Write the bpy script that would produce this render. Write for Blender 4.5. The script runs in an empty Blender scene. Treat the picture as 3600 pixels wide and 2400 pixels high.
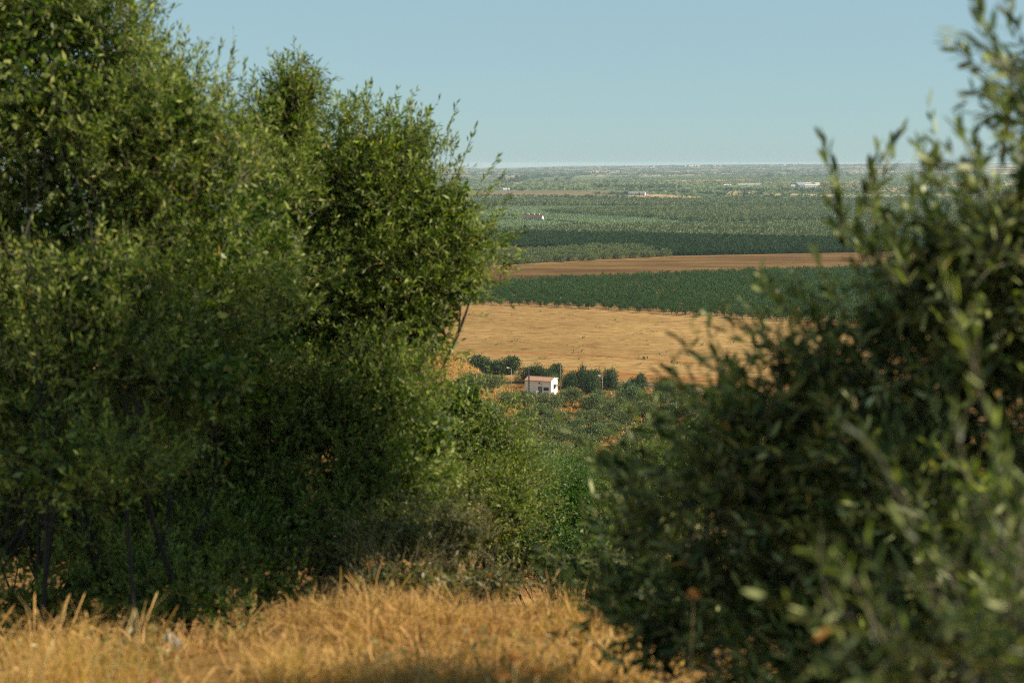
import bpy, math
import numpy as np
from mathutils import Vector

# ---------------------------------------------------------------- camera, sky, sun, exposure
SC = bpy.context.scene
COL = SC.collection
FPX = 5000.0                      # focal length in photo pixels (50 mm on a 36 mm, 3600 px wide frame)
HORIZON = 575.0
PITCH = math.atan((1200 - HORIZON) / FPX)
cam_data = bpy.data.cameras.new('camera')
cam = bpy.data.objects.new('camera', cam_data)
COL.objects.link(cam)
cam.location = (0, 0, 0)
cam.rotation_euler = (math.pi / 2 - PITCH, 0, 0)
cam_data.lens = 50
cam_data.sensor_width = 36
cam_data.clip_start = 0.05
cam_data.clip_end = 60000
cam_data.dof.use_dof = True
cam_data.dof.focus_distance = 330
cam_data.dof.aperture_fstop = 2.6
cam_data.dof.aperture_blades = 0
SC.camera = cam

SUN_AZ = math.radians(99)        # clockwise from the view direction (+Y)
SUN_EL = math.radians(36)
world = bpy.data.worlds.new('World')
SC.world = world
world.use_nodes = True
wn = world.node_tree.nodes
wl = world.node_tree.links
wn.clear()
wo = wn.new('ShaderNodeOutputWorld')
bg = wn.new('ShaderNodeBackground')
sky = wn.new('ShaderNodeTexSky')
sky.sky_type = 'NISHITA'
sky.sun_disc = False
sky.sun_elevation = SUN_EL
sky.sun_rotation = SUN_AZ
sky.altitude = 4000
sky.air_density = 1.5
sky.dust_density = 5.0
sky.ozone_density = 3.0
tint = wn.new('ShaderNodeMix')
tint.data_type = 'RGBA'
tint.blend_type = 'MULTIPLY'
tint.inputs[0].default_value = 1.0
tint.inputs[7].default_value = (0.97, 1.15, 1.16, 1)
wl.new(sky.outputs[0], tint.inputs[6])
flat = wn.new('ShaderNodeMix')            # even pale milkiness of the summer air
flat.data_type = 'RGBA'
flat.inputs[0].default_value = 0.68
flat.inputs[7].default_value = (4.6, 6.65, 7.2, 1)
wl.new(tint.outputs[2], flat.inputs[6])
wl.new(flat.outputs[2], bg.inputs[0])
bg.inputs[1].default_value = 0.0545
wl.new(bg.outputs[0], wo.inputs[0])

sun_data = bpy.data.lights.new('sun', 'SUN')
sun_data.energy = 5.0
sun_data.angle = math.radians(0.5)
sun_data.color = (1.0, 0.87, 0.68)
sun = bpy.data.objects.new('sun', sun_data)
COL.objects.link(sun)
SDIR = Vector((math.sin(SUN_AZ) * math.cos(SUN_EL), math.cos(SUN_AZ) * math.cos(SUN_EL), math.sin(SUN_EL)))
sun.rotation_euler = SDIR.to_track_quat('Z', 'Y').to_euler()

SC.view_settings.view_transform = 'Standard'
SC.view_settings.look = 'None'
SC.view_settings.exposure = 0.68
SC.view_settings.gamma = 1.0
SC.view_settings.use_curve_mapping = False
SC.cycles.max_bounces = 6
SC.cycles.diffuse_bounces = 2
SC.cycles.glossy_bounces = 1
SC.cycles.transmission_bounces = 3
SC.cycles.transparent_max_bounces = 8
SC.cycles.volume_bounces = 0
SC.cycles.caustics_reflective = False
SC.cycles.caustics_refractive = False
SC.cycles.use_denoising = False
SC.cycles.filter_width = 1.1
SC.cycles.sample_clamp_indirect = 4

# ---------------------------------------------------------------- projection helpers
CP, SP = math.cos(PITCH), math.sin(PITCH)

def pdir(px, py):
    a = (px - 1800) / FPX
    b = -(py - 1200) / FPX
    return np.array([a, CP + b * SP, -SP + b * CP])

def at(px, py, Y):
    d = pdir(px, py)
    return d * (Y / d[1])

def project(x, y, z):
    f = y * CP - z * SP
    u = y * SP + z * CP
    return 1800 + FPX * x / f, 1200 - FPX * u / f

# ---------------------------------------------------------------- terrain
_py = np.array([-60, -20, -6, 0, 4, 6, 8, 10, 12, 14, 17, 20, 26, 35, 60, 100, 150, 200, 240, 280, 310, 330, 20000], float)
_pz = np.array([-1.6, -1.6, -1.6, -1.62, -1.88, -2.2, -2.7, -3.4, -4.2, -5.1, -6.5, -7.9, -10.3, -13.6, -20.8, -30, -39, -46, -50, -51.7, -52, -52, -52], float)
_ty = np.concatenate([np.linspace(-60, 60, 1201), np.linspace(61, 400, 340)])
_tz = np.interp(_ty, _py, _pz)
_k = np.hanning(31); _k /= _k.sum()
_tz[:1201] = np.convolve(np.pad(_tz[:1201], 15, mode='edge'), _k, mode='valid')

def snoise(x, y, s, seed):
    r = np.random.default_rng(seed)
    v = 0
    for i in range(6):
        a = r.uniform(0, 6.28); f = (0.6 + 0.25 * i) / s; p = r.uniform(0, 6.28)
        v = v + np.sin((x * math.cos(a) + y * math.sin(a)) * f * 6.28 + p)
    return v / 6

def sstep(t):
    t = np.clip(t, 0, 1)
    return t * t * (3 - 2 * t)

def H(x, y):
    x = np.asarray(x, float); y = np.asarray(y, float)
    z = np.interp(y, _ty, _tz)
    near = 1 - sstep((y - 150) / 100)
    z = z + near * (0.10 * snoise(x, y, 3.0, 1) + 0.035 * snoise(x, y, 0.8, 2)) * sstep((y + 1) / 3)
    # grassy hummock in front, falling away to the right
    z = z + 0.12 * np.exp(-((x + 0.2) / 1.8) ** 2 - ((y - 8.0) / 2.0) ** 2) - 0.8 * sstep((x - 0.25) / 1.6) * sstep((y - 3.5) / 3) * near
    z = z + near * 0.8 * snoise(x, y, 30, 3) * sstep((y - 12) / 25)
    z = z - 0.28 * sstep((-x - 1.0) / 1.0) * sstep((y - 5.5) / 2.5) * near
    # dry bank on the left of the valley floor
    w = sstep((6 - x) / 25)
    prof = sstep((y - 262) / 34) * (1 - sstep((y - 309) / 16))
    z = z + 12.2 * w * prof + 0.35 * w * prof * snoise(x, y, 9, 5)
    # far rise to the skyline
    ridge = np.interp(x, [-3000, -110, 440, 1320, 3300, 9000], [3, 4, 20, 31, 46, 55])
    z = z + sstep((y - 5600) / 5400) * ridge + sstep((y - 5600) / 1500) * 1.6 * snoise(x, y, 900, 6)
    return z

def ground_hit(px, py):
    d = pdir(px, py)
    if d[2] >= -1e-5:
        Y = 11000.0
    else:
        lo, hi = 2.0, 2.0
        Y = 2.0
        while Y < 12000:
            p = d * (Y / d[1])
            if p[2] <= H(p[0], p[1]):
                break
            lo = Y; Y *= 1.01
        hi = Y
        for _ in range(18):
            m = (lo + hi) / 2
            p = d * (m / d[1])
            if p[2] <= H(p[0], p[1]): hi = m
            else: lo = m
        Y = hi
    p = d * (Y / d[1])
    return np.array([p[0], p[1], float(H(p[0], p[1]))])

def plain(px, py, z=-52.0):
    d = pdir(px, py)
    return d * (z / d[2])

# ---------------------------------------------------------------- mesh helpers
def make_mesh(name, V, faces, rnd=None, mats=(), midx=None, smooth=False):
    """faces: list of integer arrays, each (n, k)"""
    V = np.asarray(V, np.float32)
    me = bpy.data.meshes.new(name)
    faces = [np.asarray(f, np.int32) for f in faces if len(f)]
    nl = sum(f.size for f in faces); npoly = sum(len(f) for f in faces)
    me.vertices.add(len(V)); me.vertices.foreach_set('co', V.ravel())
    me.loops.add(nl); me.polygons.add(npoly)
    me.loops.foreach_set('vertex_index', np.concatenate([f.ravel() for f in faces]))
    tot = np.concatenate([np.full(len(f), f.shape[1], np.int32) for f in faces])
    st = np.zeros(npoly, np.int32); st[1:] = np.cumsum(tot)[:-1]
    me.polygons.foreach_set('loop_start', st)
    if midx is not None: me.polygons.foreach_set('material_index', np.asarray(midx, np.int32))
    me.polygons.foreach_set('use_smooth', np.full(npoly, smooth))
    for m in mats: me.materials.append(m)
    me.update(calc_edges=True)
    if rnd is not None:
        a = me.attributes.new('rnd', 'FLOAT', 'POINT')
        a.data.foreach_set('value', np.asarray(rnd, np.float32))
    return me

def link(name, me, parent=None, loc=None):
    o = bpy.data.objects.new(name, me)
    COL.objects.link(o)
    if loc is not None: o.location = [float(v) for v in loc]
    if parent is not None: o.parent = parent
    return o

def empty(name, loc, label, cat, group=None, rz=0.0, scale=1.0):
    o = bpy.data.objects.new(name, None)
    COL.objects.link(o)
    o.location = [float(v) for v in loc]
    o.rotation_euler = (0, 0, rz)
    o.scale = (scale,) * 3
    o.empty_display_size = 0.2
    return tag(o, label, cat, group)

def tag(o, label=None, cat=None, group=None, kind=None):
    if label: o['label'] = label
    if cat: o['category'] = cat
    if group: o['group'] = group
    if kind: o['kind'] = kind
    return o

def norm(a):
    return a / np.maximum(np.linalg.norm(a, axis=-1, keepdims=True), 1e-9)

class MB:
    """collects vertices and faces of any size into one mesh"""
    def __init__(s): s.v = []; s.f = {}; s.n = 0
    def add(s, V, *fs):
        V = np.asarray(V, float)
        s.v.append(V)
        for f in fs:
            f = np.asarray(f, np.int64)
            if len(f): s.f.setdefault(f.shape[1], []).append(f + s.n)
        s.n += len(V)
    def box(s, c, size, rz=0.0):
        x, y, z = [v / 2 for v in size]
        V = np.array([(sx * x, sy * y, sz * z) for sz in (-1, 1) for sx, sy in ((-1, -1), (1, -1), (1, 1), (-1, 1))])
        if rz:
            c_, s_ = math.cos(rz), math.sin(rz)
            V = np.stack([V[:, 0] * c_ - V[:, 1] * s_, V[:, 0] * s_ + V[:, 1] * c_, V[:, 2]], 1)
        s.add(V + np.array(c), [(3, 2, 1, 0), (4, 5, 6, 7), (0, 1, 5, 4), (1, 2, 6, 5), (2, 3, 7, 6), (3, 0, 4, 7)])
    def tube(s, P, R, k=6):
        P = np.asarray(P, float); n = len(P)
        R = np.broadcast_to(np.asarray(R, float), (n,))
        T = norm(np.gradient(P, axis=0))
        ref = np.array([0.0, 0, 1.0]) if abs(T[0, 2]) < 0.9 else np.array([1.0, 0, 0])
        A = norm(np.cross(T, ref)); B = np.cross(T, A)
        ang = np.linspace(0, 2 * math.pi, k, endpoint=False)
        V = P[:, None] + R[:, None, None] * (np.cos(ang)[None, :, None] * A[:, None] + np.sin(ang)[None, :, None] * B[:, None])
        i = np.arange(n - 1)[:, None] * k; j = np.arange(k)[None]; j2 = (j + 1) % k
        F = np.stack([i + j, i + j2, i + k + j2, i + k + j], -1).reshape(-1, 4)
        s.add(V.reshape(-1, 3), F)
        s.f.setdefault(k, []).append(np.array([list(range(k))[::-1], [(n - 1) * k + q for q in range(k)]]) + s.n - n * k)
    def prism(s, pts2, y0, y1, axis='y'):
        n = len(pts2)
        V = [(a, y0, b) for a, b in pts2] + [(a, y1, b) for a, b in pts2]
        s.add(np.array(V, float), [list(range(n))], [[n + i for i in range(n)][::-1]],
              [(i, i + n, (i + 1) % n + n, (i + 1) % n) for i in range(n)])
    def mesh(s, name, mat, smooth=False, rnd=None):
        me = make_mesh(name, np.concatenate(s.v), [np.concatenate(v) for v in s.f.values()], mats=[mat] if mat else [], smooth=smooth, rnd=rnd)
        me.validate()
        return me
    def build(s, name, mat, parent=None, loc=None, smooth=False):
        return link(name, s.mesh(name, mat, smooth), parent, loc)

# ---------------------------------------------------------------- materials
def new_mat(name, rough=0.8):
    m = bpy.data.materials.new(name); m.use_nodes = True
    nt = m.node_tree
    b = nt.nodes['Principled BSDF']
    b.inputs['Roughness'].default_value = rough
    if rough > 0.92: b.inputs['Specular IOR Level'].default_value = 0.03
    return m, nt, b

def N(nt, t, **kw):
    n = nt.nodes.new(t)
    for k, v in kw.items(): setattr(n, k, v)
    return n

def noise(nt, scale, detail=4, rough=0.55, stretch=None, obj=False, rot=0.0):
    tc = N(nt, 'ShaderNodeTexCoord'); mp = N(nt, 'ShaderNodeMapping')
    nt.links.new(tc.outputs['Object'], mp.inputs[0])
    mp.inputs['Rotation'].default_value = (0, 0, rot)
    if stretch: mp.inputs['Scale'].default_value = stretch
    n = N(nt, 'ShaderNodeTexNoise')
    n.inputs['Scale'].default_value = scale; n.inputs['Detail'].default_value = detail; n.inputs['Roughness'].default_value = rough
    nt.links.new(mp.outputs[0], n.inputs['Vector'])
    return n.outputs[0]

def ramp(nt, fac, stops):
    r = N(nt, 'ShaderNodeValToRGB')
    e = r.color_ramp.elements
    while len(e) < len(stops): e.new(0.5)
    for i, (p, c) in enumerate(stops):
        e[i].position = p; e[i].color = (*c, 1)
    nt.links.new(fac, r.inputs[0])
    return r.outputs[0]

def mix(nt, fac, a, b, mode='MIX'):
    m = N(nt, 'ShaderNodeMix', data_type='RGBA', blend_type=mode)
    if isinstance(fac, (int, float)): m.inputs[0].default_value = fac
    else: nt.links.new(fac, m.inputs[0])
    for k, v in ((6, a), (7, b)):
        if isinstance(v, tuple): m.inputs[k].default_value = (*v, 1)
        else: nt.links.new(v, m.inputs[k])
    return m.outputs[2]

def bump(nt, b, h, strength, dist):
    bp = N(nt, 'ShaderNodeBump'); bp.inputs['Strength'].default_value = strength; bp.inputs['Distance'].default_value = dist
    nt.links.new(h, bp.inputs['Height']); nt.links.new(bp.outputs[0], b.inputs['Normal'])

def plain_mat(name, col, rough=0.7, metal=0.0, var=0.15, scale=3.0):
    m, nt, b = new_mat(name, rough)
    c = ramp(nt, noise(nt, scale), [(0.3, tuple(v * (1 - var) for v in col)), (0.7, tuple(min(1, v * (1 + var)) for v in col))])
    nt.links.new(c, b.inputs['Base Color']); b.inputs['Metallic'].default_value = metal
    return m

def leaf_mat(name, stops, under, transl=0.22, rough=0.42, spec=0.5):
    """stops colour the upper face by a random number per leaf; the underside is paler"""
    m, nt, b = new_mat(name, rough)
    at_ = N(nt, 'ShaderNodeAttribute', attribute_name='rnd')
    top = ramp(nt, at_.outputs['Fac'], stops)
    geo = N(nt, 'ShaderNodeNewGeometry')
    und = mix(nt, 0.6, top, under)
    col = mix(nt, geo.outputs['Backfacing'], top, und)
    nt.links.new(col, b.inputs['Base Color'])
    b.inputs['Specular IOR Level'].default_value = spec
    tr = N(nt, 'ShaderNodeBsdfTranslucent')
    tcol = mix(nt, 1.0, top, (1.6, 1.9, 0.5), 'MULTIPLY')
    nt.links.new(tcol, tr.inputs[0])
    mx = N(nt, 'ShaderNodeMixShader'); mx.inputs[0].default_value = transl
    nt.links.new(b.outputs[0], mx.inputs[1]); nt.links.new(tr.outputs[0], mx.inputs[2])
    nt.links.new(mx.outputs[0], nt.nodes['Material Output'].inputs['Surface'])
    return m

M = {}
G1 = [(0.0, (0.012, 0.028, 0.005)), (0.3, (0.046, 0.084, 0.011)), (0.55, (0.128, 0.180, 0.024)), (0.78, (0.27, 0.31, 0.065)), (0.93, (0.46, 0.48, 0.17)), (0.955, (0.45, 0.31, 0.03)), (0.985, (0.30, 0.12, 0.02)), (1.0, (0.40, 0.28, 0.10))]  # pale high stops paint sunlit leaf highlights, lowest stops the dark gaps
M['leaf_olive'] = leaf_mat('leaf_olive', G1, (0.38, 0.41, 0.13), 0.36, 0.42, 0.26)  # underside paler by nature, made creamier to stand in for sun glints
G2 = [(0.0, (0.007, 0.016, 0.004)), (0.35, (0.026, 0.046, 0.008)), (0.6, (0.085, 0.118, 0.022)), (0.8, (0.25, 0.28, 0.09)), (0.96, (0.50, 0.52, 0.25)), (0.985, (0.30, 0.15, 0.03)), (1.0, (0.36, 0.16, 0.03))]  # near-black low stops paint shade, cream high stops paint leaf highlights
M['leaf_near'] = leaf_mat('leaf_near', G2, (0.40, 0.43, 0.17), 0.30, 0.42, 0.26)  # pale underside brightened so its colour carries the glints
G3 = [(0.0, (0.020, 0.058, 0.007)), (0.4, (0.055, 0.125, 0.014)), (0.8, (0.12, 0.21, 0.030)), (0.97, (0.22, 0.29, 0.06)), (1.0, (0.36, 0.22, 0.05))]
M['leaf_green'] = leaf_mat('leaf_green', G3, (0.17, 0.24, 0.07), 0.34)
G4 = [(0.0, (0.040, 0.048, 0.009)), (0.4, (0.10, 0.11, 0.018)), (0.65, (0.19, 0.165, 0.035)), (0.85, (0.34, 0.24, 0.07)), (1.0, (0.46, 0.31, 0.10))]
M['leaf_scrub'] = leaf_mat('leaf_scrub', G4, (0.16, 0.16, 0.08), 0.2)
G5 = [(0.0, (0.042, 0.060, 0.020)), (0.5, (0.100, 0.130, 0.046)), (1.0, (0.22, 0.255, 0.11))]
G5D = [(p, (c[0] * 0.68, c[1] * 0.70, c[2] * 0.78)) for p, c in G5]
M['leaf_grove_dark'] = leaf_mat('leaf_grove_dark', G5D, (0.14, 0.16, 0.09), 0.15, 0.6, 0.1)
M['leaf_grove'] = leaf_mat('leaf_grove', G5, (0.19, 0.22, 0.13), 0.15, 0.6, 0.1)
G6 = [(0.0, (0.012, 0.032, 0.012)), (0.5, (0.034, 0.070, 0.026)), (1.0, (0.085, 0.135, 0.050))]
M['leaf_dark'] = leaf_mat('leaf_dark', G6, (0.10, 0.15, 0.09), 0.15, 0.6, 0.1)
G7 = [(0.0, (0.010, 0.028, 0.005)), (0.5, (0.028, 0.068, 0.012)), (1.0, (0.075, 0.14, 0.028))]
M['leaf_orchard'] = leaf_mat('leaf_orchard', G7, (0.06, 0.12, 0.05), 0.22, 0.6, 0.1)
G8 = [(0.0, (0.013, 0.034, 0.008)), (0.5, (0.021, 0.048, 0.011)), (1.0, (0.031, 0.066, 0.016))]
M['leaf_crop'] = leaf_mat('leaf_crop', G8, (0.03, 0.06, 0.03), 0.15, 0.7, 0.06)
G9 = [(0.0, (0.095, 0.150, 0.075)), (0.5, (0.155, 0.215, 0.115)), (1.0, (0.22, 0.28, 0.16))]
M['leaf_hedge'] = leaf_mat('leaf_hedge', G9, (0.16, 0.21, 0.12), 0.1, 0.7, 0.06)
GG = [(0.0, (0.11, 0.045, 0.015)), (0.25, (0.25, 0.12, 0.036)), (0.5, (0.41, 0.225, 0.066)), (0.8, (0.54, 0.335, 0.115)), (1.0, (0.68, 0.50, 0.24))]
M['straw'] = leaf_mat('straw', GG, (0.55, 0.33, 0.12), 0.3, 0.6, 0.3)
GR = [(0.0, (0.10, 0.04, 0.015)), (0.5, (0.28, 0.12, 0.04)), (1.0, (0.45, 0.24, 0.08))]
M['dry_flower'] = leaf_mat('dry_flower', GR, (0.35, 0.18, 0.06), 0.3, 0.7, 0.2)

def bark_mat():
    m, nt, b = new_mat('bark', 0.9)
    n = noise(nt, 14, 5, 0.6, (1, 1, 0.25))
    nt.links.new(ramp(nt, n, [(0.3, (0.007, 0.006, 0.004)), (0.7, (0.030, 0.024, 0.016))]), b.inputs['Base Color'])
    bump(nt, b, n, 0.8, 0.02)
    return m
M['bark'] = bark_mat()
M['twig'] = plain_mat('twig', (0.10, 0.085, 0.05), 0.8)
M['dry_twig'] = plain_mat('dry_twig', (0.34, 0.25, 0.14), 0.8)

def ground_mat():
    m, nt, b = new_mat('ground', 0.95)
    geo = N(nt, 'ShaderNodeNewGeometry'); sx = N(nt, 'ShaderNodeSeparateXYZ')
    nt.links.new(geo.outputs['Position'], sx.inputs[0])
    def band(a, b_):
        r = N(nt, 'ShaderNodeMapRange'); r.inputs['From Min'].default_value = a; r.inputs['From Max'].default_value = b_
        nt.links.new(sx.outputs[1], r.inputs['Value']); return r.outputs[0]
    dry = ramp(nt, noise(nt, 0.9, 8, 0.65), [(0.3, (0.22, 0.115, 0.045)), (0.48, (0.40, 0.235, 0.085)), (0.62, (0.52, 0.33, 0.13)), (0.8, (0.60, 0.42, 0.19))])
    soil = ramp(nt, noise(nt, 5.0, 6), [(0.3, (0.13, 0.045, 0.018)), (0.7, (0.30, 0.12, 0.05))])
    patch = ramp(nt, noise(nt, 0.35, 5, 0.6), [(0.52, (0, 0, 0)), (0.6, (1, 1, 1))])
    near = mix(nt, patch, dry, mix(nt, 0.6, dry, soil))
    near = mix(nt, 1.0, near, (0.55, 0.50, 0.44), 'MULTIPLY')
    # groves and dry plots on the plain
    g = ramp(nt, noise(nt, 0.012, 6, 0.6, (1, 0.5, 1)), [(0.36, (0.075, 0.105, 0.05)), (0.5, (0.105, 0.15, 0.075)), (0.62, (0.15, 0.18, 0.09)), (0.72, (0.24, 0.21, 0.115))])
    c = mix(nt, band(1040, 1050), near, g)
    # scrub with pale clearings on the far rise
    s = ramp(nt, noise(nt, 0.008, 5, 0.65, (0.45, 0.45, 1)), [(0.44, (0.045, 0.065, 0.038)), (0.5, (0.10, 0.11, 0.06)), (0.56, (0.42, 0.31, 0.20)), (0.7, (0.50, 0.38, 0.26))])
    c = mix(nt, band(5600, 6100), c, s)
    nt.links.new(c, b.inputs['Base Color'])
    bump(nt, b, noise(nt, 6.0, 6, 0.7), 0.5, 0.05)
    return m

def field_mat(name, stops, scale, stretch=(1, 1, 1), rot=0.0, b_str=0.0, detail=7, dark=None, detail_rough=0.65):
    m, nt, b = new_mat(name, 0.95)
    n = noise(nt, scale, detail, detail_rough, stretch, rot=rot)
    c = ramp(nt, n, stops)
    if dark:
        n2 = noise(nt, dark[1], 5, 0.7, dark[2], rot=dark[3])
        c = mix(nt, ramp(nt, n2, [(dark[4], (0, 0, 0)), (dark[4] + 0.05, (1, 1, 1))]), c, dark[0])
    big = ramp(nt, noise(nt, scale * 0.06, 3, 0.5, stretch, rot=rot + 0.3), [(0.35, (0.64, 0.61, 0.57)), (0.65, (0.88, 0.88, 0.88))])
    c = mix(nt, 1.0, c, big, 'MULTIPLY')
    nt.links.new(c, b.inputs['Base Color'])
    if b_str: bump(nt, b, n, b_str, 0.3)
    return m

# ---------------------------------------------------------------- ground, fields, road
def build_ground():
    ys = [-60.0]
    while ys[-1] < 16000:
        y = ys[-1]
        if y < 16: st = 0.14 if y > 1.5 else 1.5
        elif y < 250: st = 0.16 + (y - 16) * 0.012
        elif y < 340: st = 1.2
        else: st = 1.2 + (y - 340) * 0.03
        ys.append(y + st)
    ys = np.array(ys)
    u = np.linspace(-1, 1, 361); u = 0.45 * u + 0.55 * u ** 3
    X = u[None] * (14 + 0.75 * np.abs(ys))[:, None] * 1.15
    Y = np.repeat(ys[:, None], len(u), 1)
    Z = H(X, Y)
    V = np.stack([X, Y, Z], -1).reshape(-1, 3)
    n, k = X.shape
    i = np.arange(n - 1)[:, None] * k + np.arange(k - 1)[None]
    F = np.stack([i, i + 1, i + k + 1, i + k], -1).reshape(-1, 4)
    o = link('ground', make_mesh('ground', V, [F], mats=[ground_mat()], smooth=True))
    tag(o, kind='structure')
build_ground()

def sheet(name, poly, mat, lift):
    """flat field on the level plain, outlined by points where its edge stands"""
    P = np.array([plain(px, py, -52.0) for px, py in poly])
    P[:, 2] += lift
    import mathutils
    tris = mathutils.geometry.tessellate_polygon([[Vector(p) for p in P]])
    me = make_mesh(name, P, [np.array(tris)], mats=[mat])
    me.validate()
    if me.polygons[0].normal.z < 0: me.flip_normals()
    return tag(link(name, me), kind='structure')

YF = [(0.33, (0.20, 0.098, 0.034)), (0.44, (0.33, 0.190, 0.070)), (0.55, (0.43, 0.270, 0.102)), (0.70, (0.52, 0.36, 0.155))]
M['stubble'] = field_mat('stubble', YF, 0.42, (0.5, 1, 1), 0.06, 0.0, 10, ((0.20, 0.085, 0.028), 0.34, (0.30, 1, 1), 0.05, 0.61), 0.78)
M['red_earth'] = field_mat('red_earth', [(0.3, (0.22, 0.075, 0.022)), (0.7, (0.5, 0.24, 0.075))], 0.8, (0.2, 1, 1))
M['plough'] = field_mat('plough', [(0.34, (0.10, 0.048, 0.018)), (0.5, (0.18, 0.098, 0.034)), (0.66, (0.30, 0.195, 0.068))], 0.045, (0.25, 1, 1), 0.1, 0, 9, None, 0.75)
M['dry_far'] = field_mat('dry_far', [(0.3, (0.42, 0.28, 0.14)), (0.7, (0.56, 0.40, 0.22))], 0.01, (0.5, 1, 1))
M['tan_far'] = field_mat('tan_far', [(0.3, (0.19, 0.155, 0.075)), (0.7, (0.27, 0.20, 0.10))], 0.02, (0.5, 1, 1))
M['orchard_soil'] = field_mat('orchard_soil', [(0.3, (0.30, 0.16, 0.06)), (0.7, (0.48, 0.30, 0.12))], 0.3)
M['grove_soil'] = field_mat('grove_soil', [(0.35, (0.10, 0.13, 0.06)), (0.55, (0.16, 0.17, 0.08)), (0.7, (0.38, 0.24, 0.12))], 0.03)
M['crop_soil'] = field_mat('crop_soil', [(0.3, (0.02, 0.045, 0.018)), (0.7, (0.04, 0.07, 0.03))], 0.1)
M['asphalt'] = field_mat('asphalt', [(0.3, (0.21, 0.18, 0.14)), (0.7, (0.30, 0.26, 0.20))], 1.0)
M['track'] = field_mat('track', [(0.3, (0.30, 0.18, 0.065)), (0.7, (0.44, 0.28, 0.105))], 0.5)

ORCH_TOP = [(600, 1062), (1500, 1015), (1750, 1001), (2000, 982), (2300, 972), (2500, 962), (2850, 952), (3600, 942), (4200, 935)]
ORCH_BOT = [(4200, 1180), (3600, 1162), (2900, 1140), (2700, 1132), (2500, 1122), (2300, 1110), (2100, 1096), (1900, 1086), (1700, 1079), (1500, 1085), (600, 1105)]
sheet('dry_field', ORCH_BOT[::-1] + [(4200, 1420), (3000, 1405), (2300, 1345), (1900, 1330), (1500, 1330), (600, 1330)], M['stubble'], 0.02)
sheet('orchard_ground', ORCH_TOP + ORCH_BOT, M['orchard_soil'], 0.024)
PL_TOP = [(600, 985), (1500, 948), (1740, 935), (1900, 928), (2000, 922), (2200, 912), (2360, 905), (3000, 889), (3600, 878), (4200, 870)]
sheet('ploughed_field', ORCH_TOP[::-1] + PL_TOP, M['plough'], 0.028)
sheet('field_margin', PL_TOP[:7] + [(2362, 900), (2200, 903), (2000, 910), (1740, 920), (1500, 930), (600, 960)], M['stubble'], 0.02)
DB_TOP = [(1500, 826), (1740, 824), (1860, 822), (2240, 826), (2400, 835), (3000, 845), (4200, 845)]
sheet('crop_ground', DB_TOP + [(4200, 868), (3600, 876), (3000, 888), (2362, 900), (2200, 872), (1500, 872)], M['crop_soil'], 0.02)
sheet('grove_ground', [(1400, 700), (2300, 702), (4200, 700), (4200, 843), (3000, 843), (2400, 833), (2240, 825), (1400, 825)], M['grove_soil'], 0.04)
sheet('earth_strip', [(1500, 1305), (1800, 1292), (2100, 1305), (2500, 1330), (3200, 1370), (4200, 1395), (4200, 1410), (3200, 1388), (2500, 1343), (2100, 1318), (1800, 1300), (1500, 1312)], M['red_earth'], 0.03)
sheet('earth_strip', [(1560, 1236), (1800, 1236), (2100, 1248), (2600, 1285), (2600, 1291), (2100, 1252), (1800, 1240), (1560, 1239)], M['red_earth'], 0.03)
sheet('track', [(2050, 1106), (2105, 1112), (2240, 1160), (2380, 1222), (2560, 1290), (2525, 1292), (2350, 1222), (2200, 1158), (2085, 1116)], M['track'], 0.034)
sheet('track', [(1985, 786), (2010, 789), (2060, 797), (2090, 795), (2095, 799), (2055, 804), (2035, 804), (2045, 799)], M['dry_far'], 0.9)
for poly, mt in [
    ([(1500, 672), (2000, 671), (2200, 674), (2275, 678), (2200, 688), (1900, 690), (1500, 690)], 'tan_far'),
    ([(2190, 693), (2225, 685), (2300, 683), (2400, 688), (2462, 691), (2450, 696), (2380, 700), (2300, 699), (2240, 696)], 'dry_far'),
    ([(2235, 638), (2420, 632), (2560, 630), (2668, 629), (2672, 634), (2560, 638), (2440, 641), (2330, 637)], 'dry_far'),
    ([(2095, 645), (2130, 636), (2180, 643), (2150, 646)], 'dry_far'),
    ([(2480, 616), (2700, 612), (3300, 611), (4200, 611), (4200, 621), (3300, 620), (2900, 621), (2700, 618), (2560, 617)], 'dry_far'),
    ([(1740, 644), (1850, 640), (1850, 644), (1745, 647)], 'dry_far'),
    ([(1770, 623), (1825, 621), (1825, 624), (1775, 625)], 'dry_far'),
    ([(2715, 666), (2760, 655), (2820, 650), (2900, 652), (2990, 648), (3100, 652), (3090, 668), (2880, 671), (2760, 670)], 'tan_far'),
    ([(2552, 690), (2562, 673), (2610, 672), (2680, 673), (2690, 680), (2640, 684), (2600, 685)], 'dry_far'),
    ([(2690, 679), (2760, 681), (2875, 684), (2870, 690), (2780, 687), (2690, 687)], 'dry_far'),
    ([(3030, 662), (3120, 656), (3240, 660), (3180, 672), (3060, 674)], 'dry_far'),
    ([(3260, 646), (3420, 640), (3600, 644), (3600, 656), (3380, 660)], 'dry_far'),
]:
    sheet('dry_field', poly, M[mt], 0.3)

def ribbon(name, pts, width, mat, lift):
    P = np.array(pts, float)
    t = np.linspace(0, 1, len(P)); tt = np.linspace(0, 1, 60)
    C = np.stack([np.interp(tt, t, P[:, i]) for i in range(2)], 1)
    T = norm(np.gradient(C, axis=0)); S = np.stack([-T[:, 1], T[:, 0]], 1)
    rows = []
    for q in np.linspace(-0.5, 0.5, 5):
        XY = C + S * width * q
        rows.append(np.column_stack([XY, H(XY[:, 0], XY[:, 1]) + lift]))
    V = np.stack(rows, 1).reshape(-1, 3)
    i = np.arange(59)[:, None] * 5 + np.arange(4)[None]
    F = np.stack([i, i + 5, i + 6, i + 1], -1).reshape(-1, 4)
    me = make_mesh(name, V, [F], mats=[mat], smooth=True)
    if me.polygons[0].normal.z < 0: me.flip_normals()
    return tag(link(name, me), kind='structure')

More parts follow.
